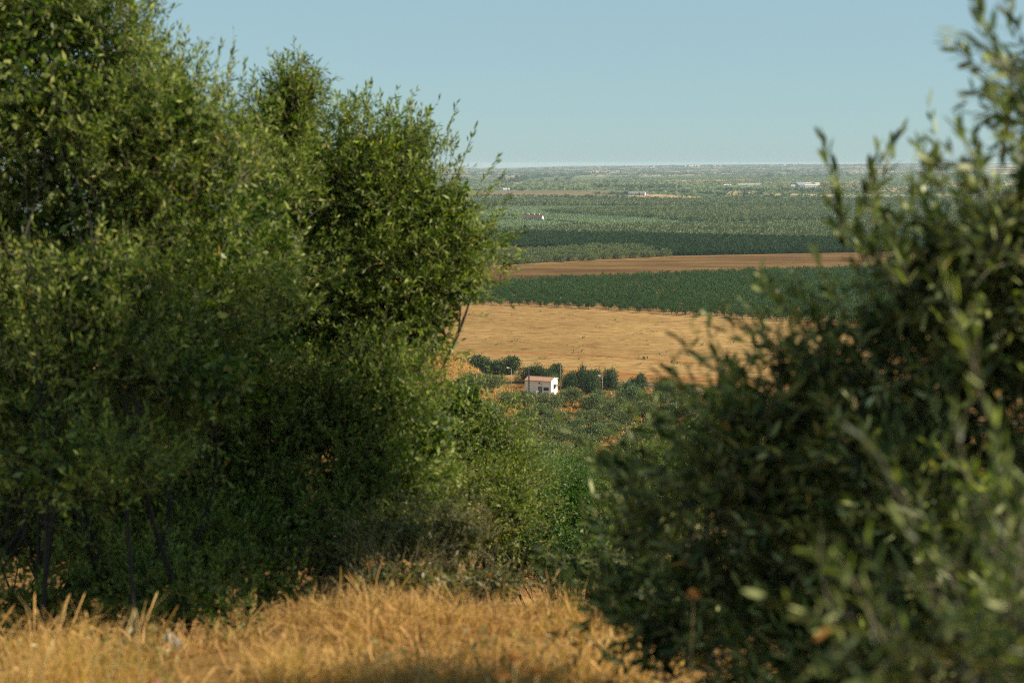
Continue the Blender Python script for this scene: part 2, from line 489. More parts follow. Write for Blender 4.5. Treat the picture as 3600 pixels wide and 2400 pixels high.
rp = [plain(px, py)[:2] for px, py in [(2190, 1346), (2240, 1350), (2300, 1355), (2450, 1371), (2600, 1391), (2900, 1430), (3600, 1500)]]
ribbon('road', rp, 3.2, M['asphalt'], 0.12)
ribbon('road', [(-90, 301), (-60, 303), (-34, 306), (-18.5, 305), (-16.5, 301), (-20, 297), (-27, 293), (-40, 290), (-80, 284)], 3.0, M['asphalt'], 0.08)

# ---------------------------------------------------------------- foliage generators
def leaves(rng, P, D, L, W, hexa=False, upbias=0.5):
    """P base points, D unit leaf directions, L lengths, W widths -> verts, faces"""
    n = len(P)
    up = np.array([0, 0, 1.0]) * upbias + rng.normal(0, 0.5, (n, 3))
    S = norm(np.cross(D, up)); Nn = np.cross(S, D)
    L = L[:, None]; W = W[:, None]
    if not hexa:
        V = np.stack([P, P + D * L * 0.5 + S * W * 0.5 - Nn * L * 0.03, P + D * L - Nn * L * 0.10, P + D * L * 0.5 - S * W * 0.5 - Nn * L * 0.03], 1)
        F = np.arange(n)[:, None] * 4 + np.arange(4)[None]
        return V.reshape(-1, 3), F
    c = L * rng.uniform(0.0, 0.22, (n, 1))
    V = np.stack([P, P + D * L * 0.3 + S * W * 0.42, P + D * L * 0.68 + S * W * 0.42 - Nn * c * 0.5, P + D * L - Nn * c,
                  P + D * L * 0.68 - S * W * 0.42 - Nn * c * 0.5, P + D * L * 0.3 - S * W * 0.42], 1)
    F = np.arange(n)[:, None] * 6 + np.arange(6)[None]
    return V.reshape(-1, 3), F

def rand_unit(rng, n):
    return norm(rng.normal(size=(n, 3)))

def sample_lobes(rng, lobes, n, shell=0.55):
    """lobes: (centre(3), radii(3), weight). points inside, biased to the surface"""
    w = np.array([l[2] for l in lobes], float); w /= w.sum()
    idx = rng.choice(len(lobes), n, p=w)
    C = np.array([l[0] for l in lobes])[idx]; R = np.array([l[1] for l in lobes])[idx]
    U = rand_unit(rng, n)
    r = rng.random(n) ** (1 / 3.0)
    r = np.where(rng.random(n) < shell, 0.75 + 0.3 * rng.random(n), r)
    lump = 1 + 0.22 * np.sin(U[:, 0] * 5 + idx) * np.sin(U[:, 1] * 6 + idx * 2) + 0.15 * np.sin(U[:, 2] * 9 + idx * 3 + U[:, 0] * 4)
    return C + U * R * (r * lump)[:, None], U, r

def foliage(rng, lobes, nclust, per, shoot_len, nleaf, leaf, ratio, spread=0.10, hexa=False, up=0.7, shell=0.55, core=0.0, core_leaf=0.11, stems=True, clump=0.0):
    """clusters of leafy shoots: every cluster throws several shoots, every shoot carries paired leaves"""
    C, U, r = sample_lobes(rng, lobes, nclust, shell)
    if clump:
        k = np.sin(C[:, 0] * 4.1 / clump + 1.3) + np.sin(C[:, 1] * 3.7 / clump) + np.sin(C[:, 2] * 4.6 / clump + 0.7) + rng.normal(0, 0.6, len(C))
        keep = k > -0.45
        C, U = C[keep], U[keep]
    n = len(C)
    cd = norm(U * 0.8 + np.array([0, 0, up]) + rng.normal(0, 0.35, (n, 3)))
    P0 = np.repeat(C, per, 0) + rng.normal(0, spread, (n * per, 3))
    Ds = norm(np.repeat(cd, per, 0) + rng.normal(0, 0.42, (n * per, 3)))
    m = len(P0)
    Ls = shoot_len * rng.uniform(0.5, 1.35, m)
    bend = rand_unit(rng, m) * 0.25
    crnd = np.repeat(rng.normal(0, 0.14, n), per)
    # leaves along shoots
    t = (np.arange(nleaf) // 2 + 0.7) / (nleaf / 2 + 0.4)
    side = np.where(np.arange(nleaf) % 2 == 0, 1.0, -1.0)
    A = norm(np.cross(Ds, rand_unit(rng, m))); B = np.cross(Ds, A)
    perp = np.where(((np.arange(nleaf) // 2) % 2 == 0)[None, :, None], A[:, None], B[:, None]) * side[None, :, None]
    pos = P0[:, None] + (Ds[:, None] * t[None, :, None] + bend[:, None] * (t ** 2)[None, :, None]) * Ls[:, None, None]
    LD = norm(Ds[:, None] * 0.75 + perp * (0.85 - 0.5 * t)[None, :, None] + rng.normal(0, 0.16, (m, nleaf, 3)))
    k = m * nleaf
    keep = rng.random(k) > 0.1
    PP = pos.reshape(-1, 3)[keep]; LL = LD.reshape(-1, 3)[keep]; k = len(PP)
    ll = leaf * rng.uniform(0.6, 1.2, k)
    V, F = leaves(rng, PP, LL, ll, ll * ratio * rng.uniform(0.8, 1.2, k), hexa)
    rnd = np.clip(rng.beta(2.2, 2.4, k) * 0.92 + np.repeat(crnd, nleaf)[keep] * 0.6, 0, 0.94)
    odd = rng.random(k) < 0.018
    rnd[odd] = rng.uniform(0.95, 1.0, odd.sum())
    nv = 6 if hexa else 4
    R = np.repeat(rnd, nv)
    Vs = [V]; Fs = {nv: [F]}; off = len(V); Rs = [R]
    if core > 0:
        nc = int(k * core)
        Cc, Uc, _ = sample_lobes(rng, [(l[0], np.array(l[1]) * 0.72, l[2]) for l in lobes], nc, 0.3)
        lc = core_leaf * rng.uniform(0.6, 1.3, nc)
        V2, F2 = leaves(rng, Cc, rand_unit(rng, nc), lc, lc * 0.5, False)
        Vs.append(V2); Fs.setdefault(4, []).append(F2 + off); off += len(V2); Rs.append(np.repeat(rng.random(nc) * 0.5, 4))
    nleafpoly = sum(len(f) for v in Fs.values() for f in v)
    faces = [np.concatenate(v) for v in Fs.values()]
    midx = np.zeros(nleafpoly, np.int32)
    if stems:
        S = norm(np.cross(Ds, rand_unit(rng, m))) * 0.0016 * (leaf / 0.055)
        back = P0 - norm(Ds + np.array([0, 0, 0.3])) * 0.06
        E = P0 + (Ds + bend) * Ls[:, None]
        Mid = P0 + (Ds * 0.5 + bend * 0.25) * Ls[:, None]
        V3 = np.stack([back - S * 1.5, back + S * 1.5, Mid + S, Mid - S, E + S * 0.4, E - S * 0.4], 1).reshape(-1, 3)
        b = np.arange(m)[:, None] * 6 + off
        F3 = np.concatenate([b + np.array([0, 1, 2, 3]), b + np.array([3, 2, 4, 5])])
        Vs.append(V3); faces.append(F3); Rs.append(np.full(len(V3), 0.5)); midx = np.concatenate([midx, np.ones(len(F3), np.int32)])
    return np.concatenate(Vs), faces, np.concatenate(Rs), midx

def branches(rng, base, lobes, r0, nlimb=6, nsub=5, spread=0.25, fork=0.35, twig_n=0):
    """stems from the base up into the lobes, with side branches"""
    mb = MB()
    base = np.array(base, float)
    sel = rng.choice(len(lobes), nlimb, replace=nlimb > len(lobes), p=None)
    for q, li in enumerate(sel):
        c, R = np.array(lobes[li][0]), np.array(lobes[li][1])
        s = base + np.array([rng.normal(0, spread), rng.normal(0, spread), -0.15])
        e = c + rand_unit(rng, 1)[0] * R * 0.45
        n = 9; t = np.linspace(0, 1, n)
        L = np.linalg.norm(e - s)
        mid = s + (e - s) * fork + np.array([0, 0, L * 0.12])
        P = ((1 - t) ** 2)[:, None] * s + (2 * t * (1 - t))[:, None] * mid + (t ** 2)[:, None] * e
        P[1:-1] += rng.normal(0, L * 0.015, (n - 2, 3))
        rr = r0 * rng.uniform(0.6, 1.0)
        mb.tube(P, rr * (1 - t) ** 0.7 + r0 * 0.12, 6)
        for k in range(nsub):
            a = P[rng.integers(3, n - 1)]
            b = c + rand_unit(rng, 1)[0] * R * rng.uniform(0.5, 0.95)
            m = (a + b) / 2 + rng.normal(0, 0.08 * np.linalg.norm(b - a), 3)
            m[2] += 0.05 * np.linalg.norm(b - a)
            tt = np.linspace(0, 1, 6)[:, None]
            Q = (1 - tt) ** 2 * a + 2 * tt * (1 - tt) * m + tt ** 2 * b
            mb.tube(Q, np.linspace(rr * 0.32, rr * 0.06, 6), 5)
    return mb

def lobe(px, py, rx, ry, dist, depth=None, w=1.0):
    """a crown lobe standing at its own distance: centre and real radii in metres"""
    c = at(px, py, dist)
    s = dist / FPX
    d = depth if depth is not None else (rx + ry) * 0.5 * s
    return (c, np.array([rx * s, d, ry * s]), w * rx * ry)

def near_tree(name, label, cat, seed, base, lobes, leafmat, nclust, r0, nlimb, nsub, trunk_spread=0.2, group=None, twigmat='twig', sprigs=None, **kw):
    rng = np.random.default_rng(seed)
    base = np.array(base, float)
    root = empty(name, base, label, cat, group)
    V, F, R, mi = foliage(rng, lobes, nclust, **kw)
    if sprigs:
        # long leafy shoots that stand clear of the crown: (start, end, leaf pairs)
        off = len(V); Vs = [V]; Rs = [R]; nv = 6 if kw.get('hexa') else 4
        newf = []; nstem = []
        sm = MB()
        for s, e, n in sprigs:
            s = np.array(s); e = np.array(e); L = np.linalg.norm(e - s); dd = norm(e - s)
            tt = np.linspace(0, 1, 6)[:, None]
            mid = (s + e) / 2 + rng.normal(0, 0.05 * L, 3)
            Q = (1 - tt) ** 2 * s + 2 * tt * (1 - tt) * mid + tt ** 2 * e
            nstem.append((Q, L))
            k = n * 2
            t = np.repeat(np.linspace(0.08, 1, n), 2)
            p = (1 - t)[:, None] ** 2 * s + (2 * t * (1 - t))[:, None] * mid + (t ** 2)[:, None] * e
            p += rng.normal(0, kw['leaf'] * 0.2, (k, 3)) * (1 - t * 0.6)[:, None]
            A = norm(np.cross(dd, rand_unit(rng, k)))
            ld = norm(dd * (0.75 + 0.5 * t)[:, None] + A * (0.75 - 0.35 * t)[:, None])
            ll = kw['leaf'] * rng.uniform(0.75, 1.25, k)
            v, f = leaves(rng, p, ld, ll, ll * kw['ratio'], kw.get('hexa', False))
            Vs.append(v); newf.append(f + off); off += len(v); Rs.append(np.repeat(rng.uniform(0.2, 0.9, k), nv))
        for Q, L in nstem:
            sm2 = MB(); sm2.tube(Q, np.linspace(L * 0.008 + 0.001, 0.0012, 6), 4)
            v = np.concatenate(sm2.v); f = np.concatenate(sm2.f[4])
            Vs.append(v); newf.append(('s', f + off)); off += len(v); Rs.append(np.full(len(v), 0.5))
        lf = [f for f in newf if not isinstance(f, tuple)]
        sf = [f[1] for f in newf if isinstance(f, tuple)]
        V = np.concatenate(Vs); R = np.concatenate(Rs)
        nb = sum(len(x) for x in F)
        F = F + [np.concatenate(lf), np.concatenate(sf)]
        mi = np.concatenate([mi, np.zeros(sum(len(x) for x in lf), np.int32), np.ones(sum(len(x) for x in sf), np.int32)])
    me = make_mesh('crown', V - base, F, rnd=R, mats=[M[leafmat], M[twigmat]], midx=mi)
    link('crown', me, root)
    mb = branches(rng, base, lobes, r0, nlimb, nsub, trunk_spread)
    mb.v = [v - base for v in mb.v]
    mb.build('trunk', M['bark'], root, smooth=True)
    return root

# ---------------------------------------------------------------- trees and shrubs close to the camera
def gb(x, y): return np.array([x, y, float(H(x, y))])

A = 9.8
near_tree('olive_tree', 'tall bushy olive tree filling the left edge on many dark stems', 'tree', 11, gb(-2.75, 8.3),
    [lobe(100, 250, 430, 360, A), lobe(480, 490, 270, 250, A, w=1.1), lobe(250, 700, 430, 380, A), lobe(690, 800, 300, 380, A + .3),
     lobe(100, 1120, 380, 330, A), lobe(560, 1180, 400, 330, A), lobe(-420, 500, 380, 700, A, w=.6), lobe(210, 90, 240, 160, A + .2),
     lobe(250, 1480, 420, 200, A + .4, w=.9), lobe(420, 1780, 360, 170, A + .8, w=.8), lobe(40, 1750, 300, 200, A + .8, w=.7), lobe(-50, -250, 420, 300, A, w=.5), lobe(930, 900, 170, 280, 10.8, w=1), lobe(930, 700, 110, 110, 11, w=.8), lobe(880, 470, 90, 110, 11.3, w=.6), lobe(1110, 520, 80, 110, 12, w=.6), lobe(900, 1200, 220, 150, 10.5, w=1), lobe(720, 1350, 260, 170, 9.0, w=.9), lobe(300, 1620, 330, 150, 8.3, w=.45), lobe(300, 1250, 300, 170, 8.9, w=.8), lobe(60, 1450, 250, 160, 8.9, w=.7), lobe(330, 1000, 280, 170, 9.0, w=.7), lobe(620, 440, 180, 140, A - .3, w=1.0), lobe(420, 220, 110, 100, A, w=.9), lobe(760, 560, 110, 150, A, w=.8)],
    'leaf_olive', 3300, 0.018, 15, 4, 0.55, per=6, shoot_len=0.22, nleaf=15, leaf=0.054, ratio=0.26, spread=0.09, shell=0.5, core=0.22, core_leaf=0.07, clump=0.8,
    sprigs=[(at(a, b, A), at(c, d, A), n) for a, b, c, d, n in [
        (470, 130, 478, 30, 10), (560, 190, 600, 95, 9), (610, 170, 635, 80, 6), (690, 240, 700, 165, 9), (760, 250, 778, 160, 8), (800, 300, 815, 185, 9),
        (840, 330, 862, 225, 9), (860, 380, 890, 270, 9), (870, 450, 905, 340, 9), (640, 230, 655, 110, 8)]])
B = 12.5
near_tree('olive_tree', 'olive tree with a rounded crown beside the tall left one, tips against the sky', 'tree', 12, gb(-1.9, 12.3),
    [lobe(1250, 640, 205, 205, B), lobe(1440, 710, 190, 190, B), lobe(1100, 880, 300, 250, B), lobe(1430, 900, 240, 210, B), lobe(1320, 1080, 260, 180, B),
     lobe(1600, 740, 90, 130, B, w=.9), lobe(1640, 860, 80, 70, B, w=.8), lobe(1030, 640, 140, 110, B - .2, w=.8), lobe(960, 1100, 280, 260, B + .2), lobe(1540, 1090, 120, 90, B, w=.7), lobe(1490, 1190, 150, 60, B, w=.7), lobe(1180, 1180, 200, 110, B, w=.9), lobe(1620, 990, 110, 90, B, w=.7)],
    'leaf_olive', 1700, 0.035, 11, 5, 0.3, per=6, shoot_len=0.25, nleaf=16, leaf=0.064, ratio=0.25, spread=0.09, shell=0.55, core=0.2, core_leaf=0.08, clump=0.7,
    sprigs=[(at(a, b, B), at(c, d, B), n) for a, b, c, d, n in [
        (1240, 420, 1246, 350, 7), (1290, 400, 1305, 290, 9), (1330, 400, 1340, 330, 6), (1390, 440, 1395, 370, 7), (1430, 480, 1437, 360, 8), (1480, 520, 1500, 400, 9),
        (1540, 540, 1605, 365, 13), (1590, 560, 1605, 480, 8), (1600, 640, 1672, 450, 14), (1690, 640, 1752, 550, 11), (1700, 700, 1765, 615, 9), (1700, 860, 1800, 830, 10),
        (1720, 820, 1785, 700, 8), (1745, 860, 1835, 820, 7), (1160, 450, 1170, 390, 6), (1530, 800, 1790, 700, 14)]])
near_tree('olive_tree', 'narrow dark olive treetop poking up between the two left crowns', 'tree', 13, gb(-2.3, 11.4),
    [lobe(1000, 400, 75, 110, 11.6, w=1.3), lobe(960, 520, 85, 120, 11.6), lobe(1040, 330, 45, 80, 11.6, w=1.2), lobe(980, 640, 90, 110, 11.6, w=.7)],
    'leaf_olive', 170, 0.035, 3, 5, 0.1, per=6, shoot_len=0.17, nleaf=14, leaf=0.053, ratio=0.24, spread=0.07, shell=0.5, core=0.1,
    sprigs=[(at(a, b, 11.6), at(c, d, 11.6), n) for a, b, c, d, n in [(1035, 300, 1050, 180, 14), (985, 330, 990, 205, 11), (930, 400, 905, 330, 8), (1075, 400, 1095, 310, 9), (1010, 330, 1000, 250, 8)]])

near_tree('shrub', 'dense dark green shrub below the rounded olive crown, foot in the dry grass', 'shrub', 14, gb(-1.9, 10.4),
    [lobe(900, 1480, 400, 250, 11.6), lobe(1250, 1420, 300, 240, 11.8), lobe(760, 1750, 380, 230, 10.9), lobe(1330, 1700, 300, 230, 11.5), lobe(1010, 1900, 330, 140, 10.6, w=.9), lobe(480, 1750, 280, 260, 10.8, w=1), lobe(120, 1850, 330, 200, 10.8, w=.55), lobe(640, 1950, 300, 120, 9.8, w=.8), lobe(640, 2120, 260, 60, 8.4, w=.5), lobe(150, 2120, 280, 90, 8.4, w=.3), lobe(400, 2040, 250, 80, 8.8, w=.5), lobe(1000, 2060, 150, 50, 9.2, w=.3), lobe(900, 2200, 110, 40, 7.8, w=.12),
     lobe(1480, 1530, 150, 130, 11.9)],
    'leaf_olive', 2350, 0.02, 14, 6, 0.6, per=6, shoot_len=0.17, nleaf=14, leaf=0.048, ratio=0.28, spread=0.10, shell=0.5, core=0.3, core_leaf=0.07, clump=0.7)
near_tree('scrub_bush', 'brownish scrub bush with bare tan twigs at the brow of the dry grass', 'shrub', 15, gb(-0.75, 9.8),
    [lobe(1400, 1900, 180, 100, 10.4), lobe(1600, 1880, 120, 110, 10.6), lobe(1180, 1980, 160, 70, 10.2), lobe(1720, 2050, 160, 60, 10.3, w=.8), lobe(1420, 2030, 230, 40, 9.6, w=.9)],
    'leaf_scrub', 260, 0.009, 12, 12, 0.4, twigmat='dry_twig', per=6, shoot_len=0.16, nleaf=10, leaf=0.026, ratio=0.3, spread=0.08, shell=0.5, core=0.3, core_leaf=0.06)

def mid_tree(label, seed, base, lobes, mat, n, leaf=0.062, cat='tree', sl=0.26, **k):
    near_tree('olive_tree' if cat == 'tree' else 'shrub', label, cat, seed, base, lobes, mat, n, 0.07, 8, 5, 0.3, per=6, shoot_len=sl, nleaf=12, leaf=leaf, ratio=0.27,
              spread=0.16, shell=0.6, core=0.35, core_leaf=0.10, clump=1.6, **k)

mid_tree('light green wild olive with thin upright tips just right of the big left shrub', 16, gb(-0.6, 18.5),
    [lobe(1600, 1420, 150, 110, 18.5), lobe(1480, 1500, 170, 170, 18), lobe(1660, 1560, 190, 150, 18.6), lobe(1560, 1720, 220, 200, 18), lobe(1780, 1640, 130, 110, 18.8), lobe(1760, 1800, 150, 160, 18.2)],
    'leaf_olive', 1000, 0.055,
    sprigs=[(at(a, b, 18.3), at(c, d, 18.3), n) for a, b, c, d, n in [(1600, 1360, 1630, 1262, 10), (1620, 1380, 1655, 1290, 9), (1570, 1370, 1565, 1290, 8), (1640, 1380, 1690, 1330, 8), (1700, 1450, 1725, 1400, 6), (1655, 1400, 1668, 1340, 7)]])
mid_tree('large mid green wild olive spreading over the slope under the grove', 17, gb(1.6, 30),
    [lobe(1850, 1710, 150, 90, 30), lobe(2020, 1700, 160, 80, 31), lobe(1900, 1830, 190, 170, 29.5), lobe(2080, 1800, 180, 150, 30), lobe(2000, 1960, 200, 120, 29), lobe(1790, 1930, 120, 120, 28.5)],
    'leaf_green', 1750, 0.062)
mid_tree('grey green olive crown just below the lowest grove trees', 18, gb(2.9, 45),
    [lobe(1990, 1640, 130, 50, 46), lobe(2150, 1630, 120, 60, 46), lobe(2060, 1690, 150, 60, 45), lobe(2230, 1680, 120, 80, 45)],
    'leaf_olive', 900, 0.07)
mid_tree('pale leaved olive crown left of the dark blurred tree, below the grove', 19, gb(3.7, 26),
    [lobe(2370, 1600, 110, 70, 27), lobe(2260, 1660, 90, 60, 27), lobe(2470, 1510, 90, 60, 27.5), lobe(2420, 1680, 180, 110, 26.5), lobe(2260, 1780, 170, 130, 26), lobe(2560, 1580, 120, 140, 27)],
    'leaf_olive', 1050, 0.06,
    sprigs=[(at(a, b, 27), at(c, d, 27), n) for a, b, c, d, n in [(2450, 1490, 2455, 1430, 7), (2500, 1480, 2510, 1400, 8), (2370, 1500, 2380, 1450, 7), (2300, 1550, 2290, 1500, 6), (2560, 1470, 2570, 1400, 7)]])
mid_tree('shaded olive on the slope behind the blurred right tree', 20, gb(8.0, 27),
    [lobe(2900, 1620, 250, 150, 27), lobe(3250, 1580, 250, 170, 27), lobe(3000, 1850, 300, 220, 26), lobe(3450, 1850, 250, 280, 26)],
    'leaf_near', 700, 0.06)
mid_tree('dark bush at the right end of the grassy brow', 21, gb(1.3, 9.2),
    [lobe(2250, 2040, 220, 110, 9.5), lobe(2120, 1980, 130, 70, 10.5), lobe(2450, 2140, 220, 120, 8.6), lobe(2750, 2120, 260, 160, 8.6), lobe(3050, 2250, 260, 160, 8)],
    'leaf_near', 620, 0.045, cat='shrub', sl=0.18)
mid_tree('dark green shrub on the slope behind the stems of the tall left tree', 22, gb(-8, 21),
    [lobe(150, 1450, 500, 220, 20), lobe(100, 1800, 420, 200, 19), lobe(620, 1780, 380, 200, 19), lobe(800, 1350, 420, 260, 20), lobe(1150, 1300, 350, 200, 20), lobe(-300, 1500, 400, 300, 20)],
    'leaf_olive', 1000, 0.07, cat='shrub', sl=0.3)

# the blurred tree on the right, three to six metres off
E = 4.6
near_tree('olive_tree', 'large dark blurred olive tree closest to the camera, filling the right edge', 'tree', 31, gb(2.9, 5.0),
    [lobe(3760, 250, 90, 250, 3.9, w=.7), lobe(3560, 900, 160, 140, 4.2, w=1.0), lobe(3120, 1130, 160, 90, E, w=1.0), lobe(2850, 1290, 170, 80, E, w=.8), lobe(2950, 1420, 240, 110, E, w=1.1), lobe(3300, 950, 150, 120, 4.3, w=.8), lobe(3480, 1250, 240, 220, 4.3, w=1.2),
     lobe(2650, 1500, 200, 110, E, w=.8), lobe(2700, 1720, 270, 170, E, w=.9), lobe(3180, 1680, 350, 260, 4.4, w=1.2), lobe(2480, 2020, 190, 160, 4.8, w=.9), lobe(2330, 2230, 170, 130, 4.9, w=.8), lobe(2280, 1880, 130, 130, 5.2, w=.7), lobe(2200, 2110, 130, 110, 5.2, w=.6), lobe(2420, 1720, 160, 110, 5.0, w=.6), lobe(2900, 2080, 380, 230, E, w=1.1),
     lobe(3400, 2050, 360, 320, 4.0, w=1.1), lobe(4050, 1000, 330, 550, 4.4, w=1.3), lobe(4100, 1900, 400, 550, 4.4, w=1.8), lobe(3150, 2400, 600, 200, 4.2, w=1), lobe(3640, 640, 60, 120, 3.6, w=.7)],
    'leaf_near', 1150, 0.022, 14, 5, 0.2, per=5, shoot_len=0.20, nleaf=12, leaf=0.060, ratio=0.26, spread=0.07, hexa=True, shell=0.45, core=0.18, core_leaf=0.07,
    sprigs=[(at(a, b, d_), at(c, d, d_), n) for a, b, c, d, n, d_ in [
        (2960, 850, 2895, 500, 13, 4.3), (2970, 880, 2940, 620, 10, 4.3), (3050, 800, 3160, 480, 12, 4.4), (3060, 760, 3080, 540, 9, 4.4), (3000, 830, 3060, 600, 9, 4.4), (3210, 720, 3260, 560, 7, 4.2),
        (3320, 700, 3240, 520, 8, 3.8), (3450, 700, 3380, 470, 8, 3.6), (3600, 400, 3430, 10, 13, 3.4), (3620, 300, 3380, 110, 6, 3.4), (3620, 560, 3480, 340, 10, 3.4), (3500, 640, 3300, 560, 9, 3.6),
        (2960, 1100, 2880, 930, 8, 4.2), (2860, 1300, 2640, 1100, 9, 4.4), (2750, 1350, 2520, 1120, 9, 4.5), (2650, 1400, 2390, 1190, 10, 4.5), (2560, 1500, 2370, 1310, 9, 4.6), (2480, 1650, 2310, 1480, 9, 4.6),
        (2400, 1800, 2140, 1640, 10, 4.6), (2420, 1750, 2230, 1620, 8, 4.6), (2350, 2000, 2070, 1830, 10, 4.8), (2900, 1250, 2700, 1010, 8, 4.3), (3150, 1000, 3010, 830, 10, 4.0), (3200, 1000, 3130, 800, 10, 4.0)]])
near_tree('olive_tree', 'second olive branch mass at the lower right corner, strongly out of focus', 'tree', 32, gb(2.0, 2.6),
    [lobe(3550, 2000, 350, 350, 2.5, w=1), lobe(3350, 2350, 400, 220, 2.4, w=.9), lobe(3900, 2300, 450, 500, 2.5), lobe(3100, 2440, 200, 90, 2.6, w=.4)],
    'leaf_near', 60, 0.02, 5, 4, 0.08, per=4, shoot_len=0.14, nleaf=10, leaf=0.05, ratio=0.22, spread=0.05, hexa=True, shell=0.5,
    sprigs=[(at(a, b, d_), at(c, d, d_), n) for a, b, c, d, n, d_ in [(3450, 1400, 3330, 1010, 7, 2.6), (3400, 1450, 3440, 1100, 5, 2.6), (3550, 1900, 3500, 1500, 6, 2.5), (3300, 2200, 3180, 1850, 6, 2.5)]])

near_tree('olive_tree', 'unseen olive tree added past the right edge to shade the shrubs at the left', 'tree', 33, gb(5.9, 8.6),
    [((5.6, 9.2, 3.1), np.array([1.4, 1.3, 1.1]), 1), ((5.4, 7.6, 3.6), np.array([1.3, 1.3, 1.3]), 1)],  # unseen crown, added and shaped to throw shade on the lower left
    'leaf_near', 330, 0.08, 8, 4, 0.2, per=5, shoot_len=0.3, nleaf=12, leaf=0.09, ratio=0.3, spread=0.14, core=0.6, core_leaf=0.2, stems=False)

# ---------------------------------------------------------------- dry grass, stalks, stones at our feet
def build_grass():
    rng = np.random.default_rng(50)
    n = 190000
    y = 2.6 + 13.5 * rng.random(n) ** 1.25
    x = (rng.random(n) * 2 - 1) * (1.0 + y * 0.42)
    d = snoise(x, y, 1.6, 61) + 0.6 * snoise(x, y, 0.5, 62)
    keep = (d + rng.normal(0, 0.35, n) > -0.85)
    bare = (x < -0.35 * y + 1.0) & (x > -0.33 * y) & (y < 6.6)          # reddish bare earth at the left
    keep &= ~(bare & (rng.random(n) < 0.8))
    x, y, d = x[keep], y[keep], d[keep]; n = len(x)
    z = H(x, y)
    h = np.minimum(rng.gamma(3.2, 0.038, n), 0.3) * np.clip(0.85 + 0.9 * d, 0.35, 1.9) * np.where(y < 5, 0.7, 1.0)
    h = np.where(y < 6.2, np.minimum(h, 0.16), np.minimum(h, 0.36))
    lean = rng.normal(0, 0.75, (n, 2)) + np.array([0.12, -0.05])
    w = 0.0014 + 0.0018 * rng.random(n)
    a = rng.random(n) * 6.28
    S = np.stack([np.cos(a), np.sin(a), np.zeros(n)], 1) * w[:, None]
    B0 = np.stack([x, y, z - 0.02], 1)
    m1 = B0 + np.stack([lean[:, 0] * 0.35 * h, lean[:, 1] * 0.35 * h, 0.55 * h], 1)
    t = B0 + np.stack([lean[:, 0] * h, lean[:, 1] * h, h * (1 - 0.25 * np.minimum(np.abs(lean).sum(1), 3))], 1)
    head = rng.random(n) < 0.28
    tw = np.where(head, 1.6, 0.25)[:, None]
    t2 = t + norm(t - m1) * np.where(head, 0.035, 0.01)[:, None]
    V = np.stack([B0 - S, B0 + S, m1 + S, m1 - S, t + S * tw * 1.3, t - S * tw * 1.3, t2], 1).reshape(-1, 3)
    b = np.arange(n)[:, None] * 7
    Q = np.concatenate([b + np.array([0, 1, 2, 3]), b + np.array([3, 2, 4, 5])]); T = b + np.array([5, 4, 6])
    rnd = np.clip(rng.beta(1.6, 1.6, n) * 0.85 + 0.28 * d, 0, 1)
    nh = 2600                                                  # dried seed heads and small leaves on top of the stems
    hi = rng.choice(n, nh)
    k = 7
    hp = np.repeat(t2[hi], k, 0) + rng.normal(0, 0.012, (nh * k, 3)); hd = norm(rng.normal(size=(nh * k, 3)) + np.array([0, 0, 0.6]))
    hl = rng.uniform(0.008, 0.02, nh * k)
    HV, HF = leaves(rng, hp, hd, hl, hl * 0.5)
    HR = np.repeat(np.repeat(rng.uniform(0.0, 0.55, nh), k), 4)
    o = link('dry_grass', make_mesh('dry_grass', np.concatenate([V, HV]), [Q, HF + len(V), T], rnd=np.concatenate([np.repeat(rnd, 7), HR]), mats=[M['straw']]))
    tag(o, 'golden dry grass covering the foreground slope', 'grass', kind='stuff')
build_grass()

def grass_band():
    """tall dry grass further down the slope and on the bank"""
    rng = np.random.default_rng(51)
    n = 60000
    y = np.concatenate([rng.uniform(14, 60, n // 2), rng.uniform(255, 325, n // 2)])
    x = np.where(y < 100, (rng.random(n) * 2 - 1) * (y * 0.42 + 2), rng.uniform(-75, 60, n))
    z = H(x, y)
    h = rng.uniform(0.2, 0.5, n) * np.where(y < 100, 0.8, 1.3); w = np.where(y < 100, 0.003 + y * 0.0002, 0.10)
    a = rng.random(n) * 6.28
    S = np.stack([np.cos(a), np.sin(a), np.zeros(n)], 1) * w[:, None]
    B0 = np.stack([x, y, z - 0.03], 1); t = B0 + np.stack([rng.normal(0, .15, n), rng.normal(0, .15, n), h], 1)
    V = np.stack([B0 - S, B0 + S, t + S * .3, t - S * .3], 1).reshape(-1, 3)
    F = np.arange(n)[:, None] * 4 + np.arange(4)[None]
    o = link('dry_grass', make_mesh('dry_grass', V, [F], rnd=np.repeat(rng.random(n), 4), mats=[M['straw']]))
    tag(o, 'tall dry grass on the slope and around the white hut', 'grass', kind='stuff')
grass_band()

def stalk(label, p0, p1, r, bend=0.03, head=None, seed=0):
    rng = np.random.default_rng(seed)
    p0 = np.array(p0); p1 = np.array(p1)
    root = empty('dry_stalk', p0, label, 'plant stalk', 'dry stalks standing in the foreground grass')
    t = np.linspace(0, 1, 8)[:, None]
    mid = (p0 + p1) / 2 + rng.normal(0, bend, 3)
    Q = (1 - t) ** 2 * p0 + 2 * t * (1 - t) * mid + t ** 2 * p1 - p0
    mb = MB(); mb.tube(Q, np.linspace(r, r * 0.6, 8), 6)
    mb.build('stem', M['straw_stem'], root, smooth=True)
    if head:
        n = 60; dirs = rand_unit(rng, n); dirs[:, 2] = np.abs(dirs[:, 2]) * 0.9 - 0.2
        c = p1 - p0
        V, F = leaves(rng, c + dirs * head * 0.15, norm(dirs), np.full(n, head), np.full(n, head * 0.3))
        link('flower_head', make_mesh('flower_head', V, [F], rnd=np.repeat(rng.random(n), 4), mats=[M['dry_flower']]), root)
M['straw_stem'] = plain_mat('straw_stem', (0.50, 0.36, 0.15), 0.6)
